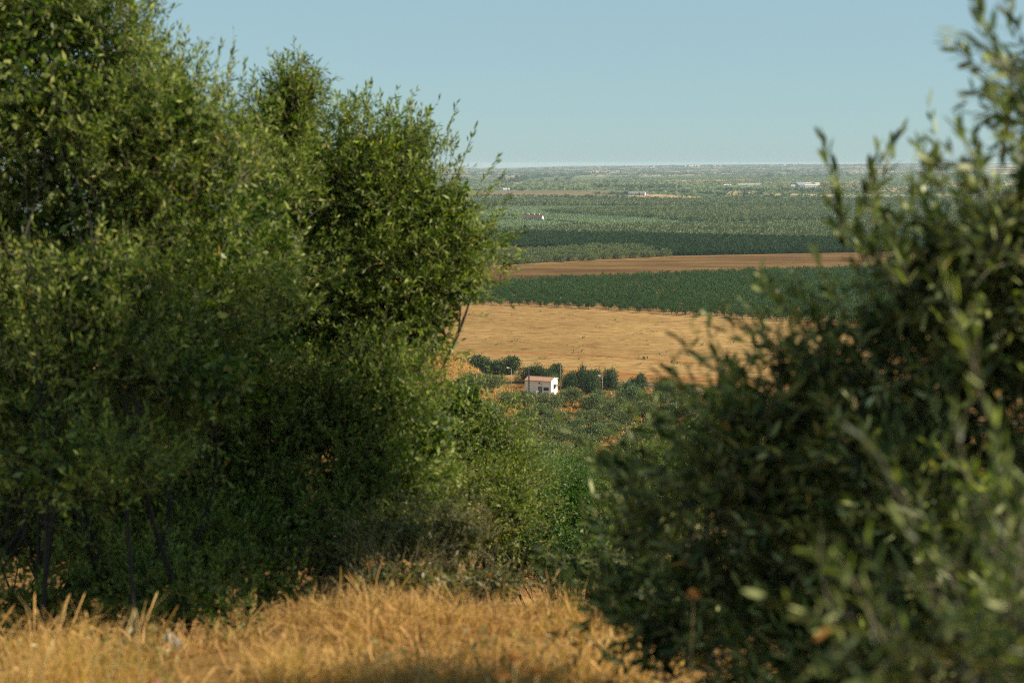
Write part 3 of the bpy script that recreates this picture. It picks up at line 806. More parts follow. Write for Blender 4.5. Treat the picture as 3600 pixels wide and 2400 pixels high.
def gpt(px, py):
    return ground_hit(px, py)
def stalk_px(label, a, b, dist, r, head=None, seed=0):
    p0 = at(a[0], a[1], dist); p0[2] = float(H(p0[0], p0[1])) - 0.03
    stalk(label, p0, at(b[0], b[1], dist), r, 0.02, head, seed)
stalk_px('thick pale straw stalk leaning right at the lower left', (230, 2420), (475, 2140), 4.4, 0.005, None, 1)
stalk_px('pale straw stalk lying low across the lower left corner', (-40, 2390), (190, 2250), 4.3, 0.004, None, 2)
stalk_px('thin upright straw stalk hanging from the tip of the thick leaning one', (470, 2350), (478, 2150), 4.5, 0.003, None, 3)
stalk_px('tan stalk leaning left at the brow of the dry grass', (1640, 2160), (1555, 2040), 8.6, 0.006, None, 4)
stalk_px('stalk with a brown tip leaning right at the brow of the dry grass', (1620, 2120), (1720, 2025), 8.7, 0.005, 0.022, 5)
stalk_px('dry thistle with a round orange head standing against the dark right tree', (2390, 2240), (2438, 2092), 4.0, 0.0022, 0.022, 6)
stalk_px('rusty dry flower cluster low at the bottom centre', (1790, 2420), (1810, 2310), 3.6, 0.002, 0.022, 7)
stalk_px('rusty dry flower cluster at the bottom edge, right of the other', (1880, 2450), (1890, 2360), 3.5, 0.002, 0.02, 8)
stalk_px('small dry stalk with a rusty head at the bottom edge', (1770, 2460), (1765, 2375), 3.5, 0.002, 0.02, 9)
stalk_px('grey brown stalk curving up left of the centre in the dry grass', (1170, 2380), (1330, 2140), 7.0, 0.006, None, 10)
stalk_px('tall thin straw stalk left of centre in the dry grass', (1300, 2200), (1298, 1990), 8.0, 0.003, 0.018, 11)
stalk_px('short pale stalk leaning right near the end of the grassy brow', (1780, 2190), (1815, 2130), 8.4, 0.006, None, 12)
stalk_px('thin straight tan stalk in front of the dark bush at the right', (1918, 2240), (1916, 2110), 8.0, 0.003, None, 13)

def straw_tuft(label, px, py, dist, n, h, seed):
    rng = np.random.default_rng(seed)
    p = at(px, py, dist); p[2] = float(H(p[0], p[1])) - 0.02
    b0 = np.column_stack([rng.normal(0, 0.06, (n, 2)), np.zeros(n)])
    hh = h * rng.uniform(0.5, 1.1, n); ln = rng.normal(0, 0.30, (n, 2))
    a = rng.random(n) * 6.28; S = np.stack([np.cos(a), np.sin(a), np.zeros(n)], 1) * rng.uniform(0.0012, 0.0022, n)[:, None]
    m = b0 + np.column_stack([ln * 0.4 * hh[:, None], hh * 0.6]); t = b0 + np.column_stack([ln * 1.1 * hh[:, None], hh])
    V = np.stack([b0 - S, b0 + S, m + S, m - S, t + S * 0.4, t - S * 0.4], 1).reshape(-1, 3); b = np.arange(n)[:, None] * 6
    r = empty('straw_tuft', p, label, 'grass tuft', 'straw tufts at the lower left')
    k = n // 3; d = norm(t[:k] - m[:k]); L = np.full(k, 0.035)
    V2, F2 = leaves(rng, t[:k], d, L, L * 0.28)
    Q = np.concatenate([b + np.array([0, 1, 2, 3]), b + np.array([3, 2, 4, 5]), F2 + len(V)])
    link('stems', make_mesh('stems', np.concatenate([V, V2]), [Q], rnd=np.concatenate([np.repeat(rng.uniform(0.45, 1, n), 6), np.repeat(rng.uniform(0.3, 0.8, k), 4)]), mats=[M['straw']]), r)
straw_tuft('tall straw tuft standing against the dark stems at the lower left', 250, 2340, 4.9, 170, 0.42, 81)
straw_tuft('straw tuft at the left edge beside the reddish clod', 60, 2330, 5.0, 90, 0.28, 82)
straw_tuft('smaller straw tuft right of the tall one, before the shaded grey rock', 430, 2350, 5.2, 80, 0.26, 83)
straw_tuft('straw tuft bending over at the bottom centre of the dry grass', 1000, 2380, 5.4, 90, 0.24, 84)

def ground_weeds():
    rg = np.random.default_rng(95)
    n = 900
    y = rg.uniform(4.8, 11.5, n); x = (rg.random(n) * 2 - 1) * y * 0.4
    k = snoise(x, y, 1.1, 96) + rg.normal(0, 0.3, n) + np.where(x < -1.6, 0.35, 0) + np.where(x > 0.3, 0.3, 0) > 0.42
    x, y = x[k], y[k]
    P = np.stack([x, y, H(x, y) - 0.02], 1)
    v = [puff(930 + i, 90, 0.16, nl=4, base_z=0.0, rad=(1, 1, 0.8)) for i in range(3)]
    o = merge('weeds', v, P, rg.uniform(0.08, 0.24, len(P)), rg.random(len(P)) * 6.28, 'leaf_scrub', 1.3)
    tag(o, 'low brownish weeds growing through the dry grass', 'weeds', kind='stuff')

def rock(label, p, size, seed, mat):
    rng = np.random.default_rng(seed)
    import bmesh
    bm = bmesh.new(); bmesh.ops.create_icosphere(bm, subdivisions=4, radius=1)
    for v in bm.verts:
        c = v.co
        f = 1 + 0.18 * math.sin(c.x * 3 + seed) * math.cos(c.y * 4) + 0.10 * math.sin(c.z * 9 + c.x * 7) + 0.05 * math.sin(c.x * 17 + c.y * 13) + rng.normal(0, 0.012)
        v.co = Vector((c.x * f * size[0], c.y * f * size[1], c.z * f * size[2]))
    me = bpy.data.meshes.new('rock'); bm.to_mesh(me); bm.free(); me.materials.append(mat)
    for q in me.polygons: q.use_smooth = seed % 2 == 0
    tag(link('rock', me, None, p), label, 'rock')
def rock_mat(name, a, b_):
    m, nt, b = new_mat(name, 0.9)
    n = noise(nt, 12, 8, 0.7)
    nt.links.new(ramp(nt, n, [(0.35, a), (0.65, b_)]), b.inputs['Base Color']); bump(nt, b, n, 0.9, 0.03)
    return m
M['rock'] = rock_mat('rock', (0.14, 0.12, 0.10), (0.40, 0.36, 0.30)); M['red_rock'] = rock_mat('red_rock', (0.16, 0.05, 0.025), (0.42, 0.17, 0.09))
def rock_px(label, px, py, dist, s, seed, m='rock'):
    p = at(px, py, dist); p[2] = float(H(p[0], p[1])) + s[2] * 0.35
    rock(label, p, s, seed, M[m])
rock_px('pale grey rock in shade under the tall left tree', 600, 2240, 7.4, (0.10, 0.10, 0.13), 1)
rock_px('small pale stone at the foot of the shaded grey rock', 560, 2290, 7.0, (0.06, 0.05, 0.05), 2)
rock_px('reddish clod of earth at the left edge under the stems', 85, 2230, 6.2, (0.06, 0.06, 0.05), 3, 'red_rock')
rock_px('flat reddish rock at the bottom left between the grass tufts', 400, 2330, 5.0, (0.12, 0.09, 0.035), 5, 'red_rock')
rock_px('brown stone right of the flat reddish rock', 540, 2340, 5.2, (0.06, 0.06, 0.05), 7, 'red_rock')
rock_px('grey stone in the bottom left corner', 20, 2300, 4.9, (0.05, 0.05, 0.03), 9)

# ---------------------------------------------------------------- trees further off (shared crowns)
def puff(seed, nf, fs, rad=(1, 1, 0.8), nl=7, gap=0.25, base_z=0.35, leafy=0.45):
    """crown of leaf-sized faces over several lobes, unit height; base at z=0"""
    rng = np.random.default_rng(seed)
    lob = []
    for i in range(nl):
        u = rand_unit(rng, 1)[0]; u[2] = abs(u[2]) * 0.9 - 0.25 if i % 3 else -0.75
        lob.append((np.array([u[0] * 0.5 * rad[0], u[1] * 0.5 * rad[1], base_z + 0.38 + u[2] * 0.36 * rad[2]]) * 1.0, np.array([rad[0], rad[1], rad[2]]) * rng.uniform(0.24, 0.40), 1))
    P, U, r = sample_lobes(rng, lob, nf, 0.65)
    L = fs * rng.uniform(0.5, 1.3, nf)
    D = norm(U * 0.5 + np.array([0, 0, 0.4]) + rng.normal(0, 0.6, (nf, 3)))
    V, F = leaves(rng, P, D, L, L * leafy)
    return V, F, np.repeat(np.clip(rng.beta(2, 2, nf), 0, 1), 4)

def trunk_mesh(seed, k=5, r=0.035, h=0.75, w=0.4, nl=5):
    rng = np.random.default_rng(seed); mb = MB()
    f = rng.normal(0, 0.03, 2)
    mb.tube([(0, 0, -0.05), (f[0], f[1], 0.12), (f[0] * 1.5, f[1] * 1.5, 0.25)], [r * 1.3, r, r * 0.9], k)
    for i in range(nl):
        a = i * 6.28 / nl + rng.normal(0, 0.3)
        e = np.array([math.cos(a) * w, math.sin(a) * w, h * rng.uniform(0.8, 1.1)])
        mb.tube([(f[0] * 1.5, f[1] * 1.5, 0.24), e * [0.5, 0.5, 0.55] + [0, 0, 0.03], e], [r * 0.6, r * 0.4, r * 0.15], 4)
    return mb.mesh('trunk', M['bark'], True)

def crown_mesh(seed, nf, fs, mat, **k):
    V, F, R = puff(seed, nf, fs, **k)
    return make_mesh('crown', V, [F], rnd=R, mats=[M[mat]])

def place_tree(name, label, cat, group, p, h, crown, trunk, rz=0.0, wide=1.0):
    root = empty(name, p, label, cat, group, rz)
    root.scale = (h * wide, h * wide, h)
    link('crown', crown, root)
    if trunk is not None: link('trunk', trunk, root)
    return root

# grove below the hut
grove_crowns = [crown_mesh(100 + i, 4200, 0.088, 'leaf_grove', nl=9, base_z=0.30) for i in range(5)]
grove_trunks = [trunk_mesh(110 + i) for i in range(4)]
rng = np.random.default_rng(7)
def place_grove():
    rows = [(304, 'top row nearest the white hut'), (294, 'second row below the white hut'), (284, 'third row below the white hut'),
            (273, 'middle rows with bare trunks over dry ground'), (262, 'middle rows with bare trunks over dry ground'), (251, 'lower rows above the wild olives'),
            (240, 'lower rows above the wild olives'), (228, 'lowest rows half hidden by wild olives'), (214, 'lowest rows half hidden by wild olives')]
    for r, (y0, text) in enumerate(rows):
        x = -14.0 + (r % 2) * 3.1
        while x < 75:
            xx = x + rng.normal(0, 0.7); yy = y0 + rng.normal(0, 0.9) - x * 0.10
            x += 6.6
            px, py = project(xx, yy, float(H(xx, yy)))
            if y0 > 290 and (px < 1712): continue
            if px > 3150 or px < 1560: continue
            if rng.random() < 0.10 or (y0 == 304 and abs(px - 1945) < 60): continue
            h = rng.uniform(3.3, 4.1)
            place_tree('olive_tree', 'grey green grove olive tree in the ' + text, 'tree', 'olive trees of the grove, ' + text,
                       gb(xx, yy), h, grove_crowns[rng.integers(5)], grove_trunks[rng.integers(4)], rng.random() * 6.28, rng.uniform(0.95, 1.1))
place_grove()

# darker trees round the hut
dark_crowns = [crown_mesh(130 + i, 4600, 0.098, 'leaf_dark', nl=11, base_z=0.10, rad=(0.95, 0.95, 1.0)) for i in range(4)]
pale_crowns = [crown_mesh(140 + i, 2600, 0.065, 'leaf_grove', nl=8, base_z=0.05, rad=(1, 1, 0.9)) for i in range(2)]
hut_trees = [  # px, base py, width px, height px, pale?, label
    (1603, 1312, 62, 58, 0, 'dark green tree standing behind the crest of the dry bank'),
    (1682, 1318, 82, 74, 0, 'broad dark round tree just right of the dry bank'),
    (1722, 1312, 50, 50, 0, 'right flank tree touching the broad dark round one by the dry bank'),
    (1744, 1290, 36, 38, 0, 'small dark tree between two larger round trees left of the hut'),
    (1783, 1314, 78, 68, 0, 'round dark tree behind the left street lamp'),
    (1826, 1342, 52, 46, 1, 'pale low bush between the left street lamp and the hut'),
    (1868, 1345, 70, 72, 0, 'dark tree right behind the left end of the hut roof'),
    (1905, 1348, 60, 60, 0, 'dark tree behind the middle of the hut roof'),
    (1949, 1338, 52, 66, 0, 'upright dark tree behind the ridge of the hut roof'),
    (1938, 1350, 60, 46, 1, 'paler low tree squeezed between the hut roof and the upright dark tree'),
    (1996, 1366, 56, 66, 0, 'dark tree just right of the tall thin pole'),
    (2040, 1362, 52, 84, 0, 'tall dark tree, left one of the pair by the right street lamp'),
    (2082, 1384, 70, 92, 0, 'dense dark tree directly behind the right street lamp'),
    (2150, 1368, 62, 76, 0, 'rounded dark tree with a bare trunk right of the right street lamp'),
    (2172, 1372, 36, 46, 1, 'low greener bush leaning against the rounded tree with bare trunk'),
    (2242, 1372, 60, 64, 0, 'airy dark tree whose top overlaps the field right of the lamp'),
    (2222, 1408, 104, 66, 0, 'wide dark tree in front of the airy one, near the end of the road'),
    (2348, 1392, 80, 60, 0, 'dark tree by the road seen through the blurred leaves'),
    (2560, 1440, 90, 60, 0, 'dark tree at the road bend behind the blurred leaves'),
    (1700, 1338, 30, 14, 1, 'small green weed bush below the dry bank'),
    (1455, 1330, 60, 50, 0, 'dark tree behind the road on the bank')]
for i, (px, py, w, h, pale, lab) in enumerate(hut_trees):
    p = plain(px, py); s = p[1] / FPX
    if py < 1300: p = plain(px, 1300)
    hh = h * s * 0.92
    cr = (pale_crowns if pale else dark_crowns)[i % (2 if pale else 4)]
    place_tree('bush' if pale else 'dark_tree', lab, 'bush' if pale else 'tree', None, (p[0], p[1], -52.0), hh, cr, grove_trunks[i % 4] if not pale else None, i * 1.7, w * s / hh / 1.22)
V_, F_, R_ = puff(160, 900, 0.12, nl=5, base_z=0.0, rad=(1, 1, 0.7))
p = plain(1824, 1364)
b_ = link('dry_bush', make_mesh('dry_bush', V_, [F_], rnd=R_, mats=[M['dry_flower']]), None, p); b_.scale = (2.3, 1.8, 1.3)
tag(b_, 'rusty brown dried bush left of the white hut', 'bush')

# row of olives along the ploughed field
row_crowns = [crown_mesh(170 + i, 1100, 0.14, 'leaf_grove', nl=8, base_z=0.06, rad=(0.95, 0.95, 0.95)) for i in range(4)]
small_trunk = trunk_mesh(180, 4, 0.04, 0.5, 0.2, 3)
for row, (lift, lab) in enumerate([(0, 'front row, roots by the pale strip of the ploughed field'), (13, 'second row behind the ploughed field edge'), (24, 'third row behind the ploughed field edge'), (33, 'back row against the dark green crop')]):
    x = 1600 + row * 9
    while x < 2368:
        top = np.interp(x, [1500, 1740, 2000, 2200, 2360], [944, 932, 919, 908, 901]) - lift
        yy = top + rng.normal(0, 0.8)
        if x > 1650 and yy > np.interp(x, [1740, 2200, 2360], [862, 872, 893]) + 4:
            q = plain(x + rng.normal(0, 3), yy)
            h = rng.uniform(4.3, 5.4)
            place_tree('olive_tree', 'rounded olive tree in the ' + lab, 'tree', 'olive trees beside the ploughed field, ' + lab, q, h, row_crowns[rng.integers(4)], small_trunk, rng.random() * 6.28, 0.95)
        x += rng.uniform(21, 27)

# ---------------------------------------------------------------- young orchard: the 300 that show largest are things, the rest one mass
def in_poly(px, py, poly):
    poly = np.array(poly, float); c = np.zeros(len(px), bool)
    j = len(poly) - 1
    for i in range(len(poly)):
        xi, yi = poly[i]; xj, yj = poly[j]
        with np.errstate(divide='ignore', invalid='ignore'):
            k = ((yi > py) != (yj > py)) & (px < (xj - xi) * (py - yi) / (yj - yi + 1e-12) + xi)
        c ^= k; j = i
    return c

def merge(name, variants, P, S, rz, mat, wide=1.0, rshift=None):
    """many small crowns as one mesh"""
    rg = np.random.default_rng(len(P))
    idx = rg.integers(0, len(variants), len(P))
    Vs, Fs, Rs, off = [], [], [], 0
    for k, (V, F, R) in enumerate(variants):
        s = np.where(idx == k)[0]
        if not len(s): continue
        c, sn = np.cos(rz[s])[:, None], np.sin(rz[s])[:, None]
        X = V[None, :, 0] * c - V[None, :, 1] * sn; Y = V[None, :, 0] * sn + V[None, :, 1] * c
        sc = S[s][:, None]
        W = np.stack([P[s, 0][:, None] + X * sc * wide, P[s, 1][:, None] + Y * sc * wide, P[s, 2][:, None] + V[None, :, 2] * sc], -1).reshape(-1, 3)
        Fk = (F[None] + (np.arange(len(s)) * len(V))[:, None, None]).reshape(-1, F.shape[1]) + off
        rr = R[None] * 0.75 + (rshift[s][:, None] if rshift is not None else rg.random(len(s))[:, None] * 0.25)
        Vs.append(W); Fs.append(Fk); Rs.append(np.clip(rr, 0, 1).ravel()); off += len(W)
    return link(name, make_mesh(name, np.concatenate(Vs), [np.concatenate(Fs)], rnd=np.concatenate(Rs), mats=[M[mat]]))

def scatter(poly, sx, sy, rot=0.0, jit=0.25, seed=0, z=-52.0):
    """rows of points on the plain inside an outline"""
    rg = np.random.default_rng(seed)
    W = np.array([plain(a, b) for a, b in poly])
    x0, x1, y0, y1 = W[:, 0].min(), W[:, 0].max(), W[:, 1].min(), W[:, 1].max()
    cx, cy = (x0 + x1) / 2, (y0 + y1) / 2; R = math.hypot(x1 - x0, y1 - y0) / 2
    gx, gy = np.meshgrid(np.arange(-R, R, sx), np.arange(-R, R, sy))
    gx = gx.ravel() + rg.normal(0, sx * jit, gx.size); gy = gy.ravel() + rg.normal(0, sy * jit, gy.size)
    c, s = math.cos(rot), math.sin(rot)
    x = cx + gx * c - gy * s; y = cy + gx * s + gy * c
    ok = (y > 200)
    x, y = x[ok], y[ok]
    px, py = project(x, y, z)
    k = in_poly(px, py, poly) & (px > 1450) & (px < 3900)
    return np.stack([x[k], y[k], np.full(k.sum(), z)], 1)

P = scatter([(a, b + 3) if i < 9 else (a, b - 5) for i, (a, b) in enumerate(ORCH_TOP + ORCH_BOT)], 3.3, 5.0, 0.12, 0.13, 5)
px_, py_ = project(P[:, 0], P[:, 1], P[:, 2])
edge = np.interp(px_, [p[0] for p in ORCH_BOT[::-1]], [p[1] for p in ORCH_BOT[::-1]]) - py_
vis = (px_ > 1690) & (px_ < 2760)
score = np.where(vis, edge, 1e9 + 0 * edge)
order = np.argsort(score)
first, rest = order[:300], order[300:]
oc = [crown_mesh(200 + i, 520, 0.14, 'leaf_orchard', nl=6, base_z=0.30, rad=(0.72, 0.72, 0.8)) for i in range(5)]
ot = trunk_mesh(210, 4, 0.03, 0.6, 0.15, 3)
for i in first:
    row = 'outermost trees along the dry yellow field' if edge[i] < 8 else 'second line in from the dry yellow field'  if edge[i] < 15 else 'trees a little inside the orchard edge'
    place_tree('orchard_tree', 'young orchard tree, one of the ' + row, 'tree', 'young orchard trees, ' + row, P[i], rng.uniform(2.5, 3.3), oc[rng.integers(5)], ot, rng.random() * 6.28, 0.95)
var = [puff(220 + i, 170, 0.22, nl=6, base_z=0.22, rad=(0.78, 0.78, 0.85)) for i in range(4)]
o = merge('orchard', var, P[rest], rng.uniform(2.4, 3.4, len(rest)), rng.random(len(rest)) * 6.28, 'leaf_orchard', 0.95)
tag(o, 'dark green orchard of countless young trees behind its front rows', 'orchard', kind='stuff')

ground_weeds()

# dark tall crop behind the ploughed field
P = scatter(DB_TOP + [(4200, 868), (3600, 875), (3000, 887), (2362, 899), (2200, 871), (1500, 871)], 1.9, 2.3, 0.1, 0.2, 6)
var = [puff(240 + i, 22, 0.55, nl=4, base_z=0.15, rad=(0.8, 0.8, 0.9)) for i in range(4)]
o = merge('crop', var, P, rng.uniform(2.6, 3.2, len(P)), rng.random(len(P)) * 6.28, 'leaf_crop')
tag(o, 'dense dark green crop standing in a band behind the ploughed field', 'crop', kind='stuff')

# olive groves on the plain
def grove_mass(label, poly, sx, sy, rot, h, nf, fs, mat, seed, jit=0.22, wide=1.15, name='olive_grove', tone=0.25):
    P = scatter(poly, sx, sy, rot, jit, seed)
    rg = np.random.default_rng(seed)
    gap = snoise(P[:, 0], P[:, 1], 160, seed) + rg.normal(0, 0.5, len(P))
    P = P[gap > -0.95]
    v = [puff(seed * 10 + i, nf, fs, nl=4, base_z=0.02, rad=(0.9, 0.9, 0.8)) for i in range(4)]
    sh = np.clip(0.10 + tone * (1 + 1.3 * snoise(P[:, 0] * 0.22, P[:, 1], 110, seed + 1)) + rg.normal(0, 0.06, len(P)), -0.1, 0.6)
    o = merge(name, v, P, rg.uniform(h * 0.8, h * 1.2, len(P)), rg.random(len(P)) * 6.28, mat, wide, sh)
    return tag(o, label, 'olive grove', kind='stuff')
GP1 = [(1500, 814), (1740, 812), (2100, 800), (2240, 796), (2700, 786), (4000, 780), (4000, 850), (3000, 846), (2400, 836), (1740, 825), (1500, 826)]
GP2 = [(1900, 745), (2240, 762), (2500, 783), (2900, 775), (4000, 770), (4000, 742), (2400, 729), (2240, 733), (2000, 739)]
GP3 = [(1500, 722), (2240, 726), (2400, 728), (4000, 740), (4000, 703), (2500, 703), (2000, 703), (1500, 700)]
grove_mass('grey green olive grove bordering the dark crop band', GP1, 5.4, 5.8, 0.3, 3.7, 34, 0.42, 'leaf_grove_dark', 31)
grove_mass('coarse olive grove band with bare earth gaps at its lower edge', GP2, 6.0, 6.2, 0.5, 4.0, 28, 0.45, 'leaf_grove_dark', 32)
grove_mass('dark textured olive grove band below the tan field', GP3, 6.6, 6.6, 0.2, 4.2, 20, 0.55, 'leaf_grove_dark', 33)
H1 = [(1500, 726), (2240, 729), (2240, 733), (2000, 738), (1900, 745), (2240, 763), (2500, 784), (2240, 795), (2100, 799), (2040, 798), (2020, 792), (1960, 784), (1900, 780), (1700, 812), (1500, 812)]
grove_mass('smooth pale green hedgerow olives around the long farmhouse', H1, 4.2, 3.6, 1.1, 1.8, 14, 0.6, 'leaf_hedge', 34, 0.12, 1.3)
H2 = [(1500, 812), (1700, 812), (1900, 780), (2000, 790), (2040, 806), (2100, 800), (1740, 812), (1500, 813)]
grove_mass('pale green hedgerow olives in front of the farm track', [(1500, 775), (1900, 779), (1960, 785), (2020, 793), (2035, 803), (2100, 800), (1740, 813), (1500, 815)], 4.2, 3.6, 1.0, 1.8, 14, 0.6, 'leaf_hedge', 35, 0.12, 1.3)
H3 = [(2240, 763), (2500, 784), (2900, 777), (4000, 772), (4000, 780), (2700, 786), (2240, 796), (2200, 770)]
grove_mass('pale green strip between the coarse grove and the lower grove', H3, 4.6, 3.8, 1.0, 1.7, 12, 0.6, 'leaf_hedge', 36, 0.12, 1.3)
grove_mass('scattered blue green olives on the far plain above the tan field', [(1500, 642), (2000, 634), (2480, 618), (4000, 622), (4000, 700), (2470, 700), (2290, 682), (2250, 675), (1500, 671)], 34, 19, 0.2, 3.6, 7, 0.9, 'leaf_grove', 37, 0.3, 2.0)

def plots():
    rg = np.random.default_rng(404)
    cols = [(0.10, 0.15, 0.075), (0.14, 0.19, 0.095), (0.065, 0.10, 0.05), (0.21, 0.20, 0.11), (0.42, 0.31, 0.18), (0.18, 0.22, 0.13)]
    mats = [field_mat('plot', [(0.3, tuple(c * 0.8 for c in q)), (0.7, tuple(min(1, c * 1.2) for c in q))], 0.02, (0.4, 1, 1)) for q in cols]
    xs = np.arange(-700, 3600, 290.0); ys = [2200.0]
    while ys[-1] < 5550: ys.append(ys[-1] * 1.075)
    ys = np.array(ys)
    X, Y = np.meshgrid(xs, ys)
    X = X + rg.normal(0, 60, X.shape) + 0.10 * (Y - 2200); Y = Y + rg.normal(0, 22, Y.shape) + 0.04 * X + 60 * np.sin(X / 500)
    per = {k: MB() for k in range(len(mats))}
    edges = []
    for r in range(len(ys) - 1):
        run = 0
        for c in range(len(xs) - 1):
            if run <= 0: k = rg.choice(len(mats), p=[.27, .25, .12, .12, .08, .16]); run = rg.integers(1, 4)
            run -= 1
            q = [(X[r, c], Y[r, c]), (X[r, c + 1], Y[r, c + 1]), (X[r + 1, c + 1], Y[r + 1, c + 1]), (X[r + 1, c], Y[r + 1, c])]
            per[k].add(np.array([(a, b, -51.86) for a, b in q]), [(0, 1, 2, 3)])
            if rg.random() < 0.35: edges.append((q[0], q[1]))
            if rg.random() < 0.12: edges.append((q[1], q[2]))
    for k, mb in per.items():
        if mb.n: tag(mb.build('field', mats[k]), kind='structure')
    P = []
    for a, b in edges:
        a, b = np.array(a), np.array(b); n = int(np.linalg.norm(b - a) / 9)
        t = rg.random(n)[:, None]; P.append(a + (b - a) * t + rg.normal(0, 3, (n, 2)))
    P = np.concatenate(P); P = np.column_stack([P, np.full(len(P), -52.0)])
    v = [puff(1200 + i, 14, 0.6, nl=4, base_z=0.0, rad=(1, 1, 0.8)) for i in range(3)]
    o = merge('field_hedges', v, P, rg.uniform(2.5, 7, len(P)), rg.random(len(P)) * 6.28, 'leaf_dark', 1.6)
    tag(o, 'dark hedges along the borders of the far plots', 'hedge', kind='stuff')
plots()

def tree_line(label, pts, h, step, mat='leaf_dark', seed=0, name='tree_line', wid=1.0, wide=1.3, nf=26, fs=0.5):
    rg = np.random.default_rng(seed + 900)
    W = np.array([plain(a, b) for a, b in pts]); out = []
    for a, b in zip(W[:-1], W[1:]):
        n = max(2, int(np.linalg.norm(b - a) / step))
        t = rg.random(n)[:, None]
        out.append(a + (b - a) * t + np.column_stack([rg.normal(0, wid * h * 0.4, n), rg.normal(0, wid * h * 0.6, n), np.zeros(n)]))
    P = np.concatenate(out); n = len(P)
    v = [puff(seed * 7 + 300 + i, nf, fs, nl=4, base_z=0.0, rad=(0.9, 0.9, 0.9)) for i in range(3)]
    o = merge(name, v, P, rg.uniform(h * 0.6, h * 1.25, n), rg.random(n) * 6.28, mat, wide)
    return tag(o, label, 'trees', kind='stuff')
tree_line('dark hedge line right under the tan field', [(1650, 691), (1900, 692), (2100, 697), (2250, 702)], 4.5, 3, seed=1)
tree_line('grey green hedge line along the top of the tan field', [(1650, 671), (1850, 668), (2200, 670), (2480, 680), (2540, 690)], 5, 4, seed=2)
tree_line('dark line of trees dividing the pale groves, right of the long farmhouse', [(1915, 749), (2050, 757), (2240, 767), (2500, 790), (2700, 792)], 4.0, 3, seed=3)
tree_line('dark belt of trees in the middle distance left of the white strips', [(2100, 660), (2180, 662), (2290, 664), (2388, 665)], 9, 6, seed=4, wid=2.0)
tree_line('dark belt of trees in the middle distance left of the white strips, upper edge', [(2180, 655), (2290, 657), (2380, 659)], 7, 8, seed=5, wid=2.0)
tree_line('dark wood at the far left beside the tan patches', [(1745, 642), (1800, 641), (1838, 640)], 13, 8, seed=6)
tree_line('dark wood right of the tan patches at the far left', [(1830, 632), (1870, 628), (1930, 622), (2010, 619), (2070, 617)], 14, 16, seed=7)
tree_line('long dark hedge above the pinkish field', [(2200, 634), (2400, 631), (2660, 628), (2780, 629), (2920, 626)], 5, 9, seed=8)
tree_line('scattered hedge trees along the far tan strip', [(2680, 625), (2720, 623), (2900, 622), (3000, 621), (3200, 620)], 8, 26, seed=9)
tree_line('dark hedge under the far wooded rise', [(2280, 616), (2520, 613), (2700, 611), (2900, 610), (3200, 609)], 11, 14, seed=10)
tree_line('thin dark hedge on the right of the groves', [(2600, 697), (2800, 700), (2920, 704), (3200, 706)], 4, 3, seed=11)
tree_line('dark hedge below the white farm sheds', [(2550, 673), (2680, 675), (2900, 677), (3100, 679)], 6, 7, seed=12)
tree_line('small hedge left of the long barn', [(2100, 685), (2140, 684), (2180, 686), (2205, 684)], 5.5, 5, seed=13)
tree_line('thin dark lines of hedgerow around the farmhouse', [(1650, 770), (1840, 759), (1990, 752)], 2.4, 1.6, seed=14)
tree_line('thin dark hedgerow running from the farmhouse to the track', [(1750, 775), (1930, 778), (2040, 789), (2100, 797)], 2.4, 1.6, seed=15)
tree_line('thin dark hedgerow in front of the farm track', [(1840, 799), (1980, 796), (2040, 791)], 2.2, 1.6, seed=16)
tree_line('pale line of olives at the top of the coarse grove band', [(1650, 727), (2000, 728), (2300, 731), (2700, 737), (3300, 742)], 2.6, 1.8, 'leaf_hedge', seed=21)
tree_line('pale strip of young olives in the dark textured grove', [(1650, 711), (1900, 710), (2200, 714), (2600, 716), (3300, 720)], 3.0, 2.2, 'leaf_hedge', seed=22)
tree_line('dark line of trees through the dark textured grove', [(1650, 702), (1900, 701), (2300, 705), (2700, 709), (3300, 711)], 4.2, 2.6, seed=23)
tree_line('dark line of trees at the bottom of the dark textured grove', [(1650, 722), (1950, 723), (2240, 727), (2500, 731), (3300, 738)], 4.2, 2.4, seed=24)
tree_line('dark line of trees above the lower grove on the right', [(2300, 776), (2600, 781), (2900, 774), (3300, 771)], 3.8, 2.4, seed=25)
tree_line('pale line of hedgerow olives above the dark crop', [(1650, 813), (1850, 811), (2050, 803), (2230, 790), (2400, 787)], 2.2, 1.5, 'leaf_hedge', seed=17)

def far_wood():
    rg = np.random.default_rng(77)
    n = 6500
    y = rg.uniform(5700, 11600, n); x = (rg.random(n) * 0.36 - 0.03) * y
    clear = snoise(x, y, 700, 70) + 0.7 * snoise(x, y * 0.6, 230, 71)
    k = clear + rg.normal(0, 0.3, n) > 0.08
    x, y = x[k], y[k]
    P = np.stack([x, y, H(x, y) - 1], 1)
    v = [puff(700 + i, 14, 0.6, nl=4, base_z=0.0, rad=(1, 1, 0.8)) for i in range(4)]
    o = merge('far_wood', v, P, rg.uniform(6, 12, len(P)), rg.random(len(P)) * 6.28, 'leaf_dark', 2.2)
    tag(o, 'open dark woodland scattered over the far rise below the skyline', 'woodland', kind='stuff')
    # skyline trees
    n = 420
    x = rg.uniform(-700, 3900, n); y = rg.uniform(10700, 11100, n)
    P = np.stack([x, y, H(x, y) - 1], 1)
    c = snoise(x, y, 500, 75)
    o = merge('skyline_wood', v, P, np.clip(rg.uniform(5, 11, n) * (1 + 0.8 * c), 3, 26), rg.random(n) * 6.28, 'leaf_dark', 2.0)
    tag(o, 'uneven line of trees along the skyline', 'woodland', kind='stuff')
far_wood()

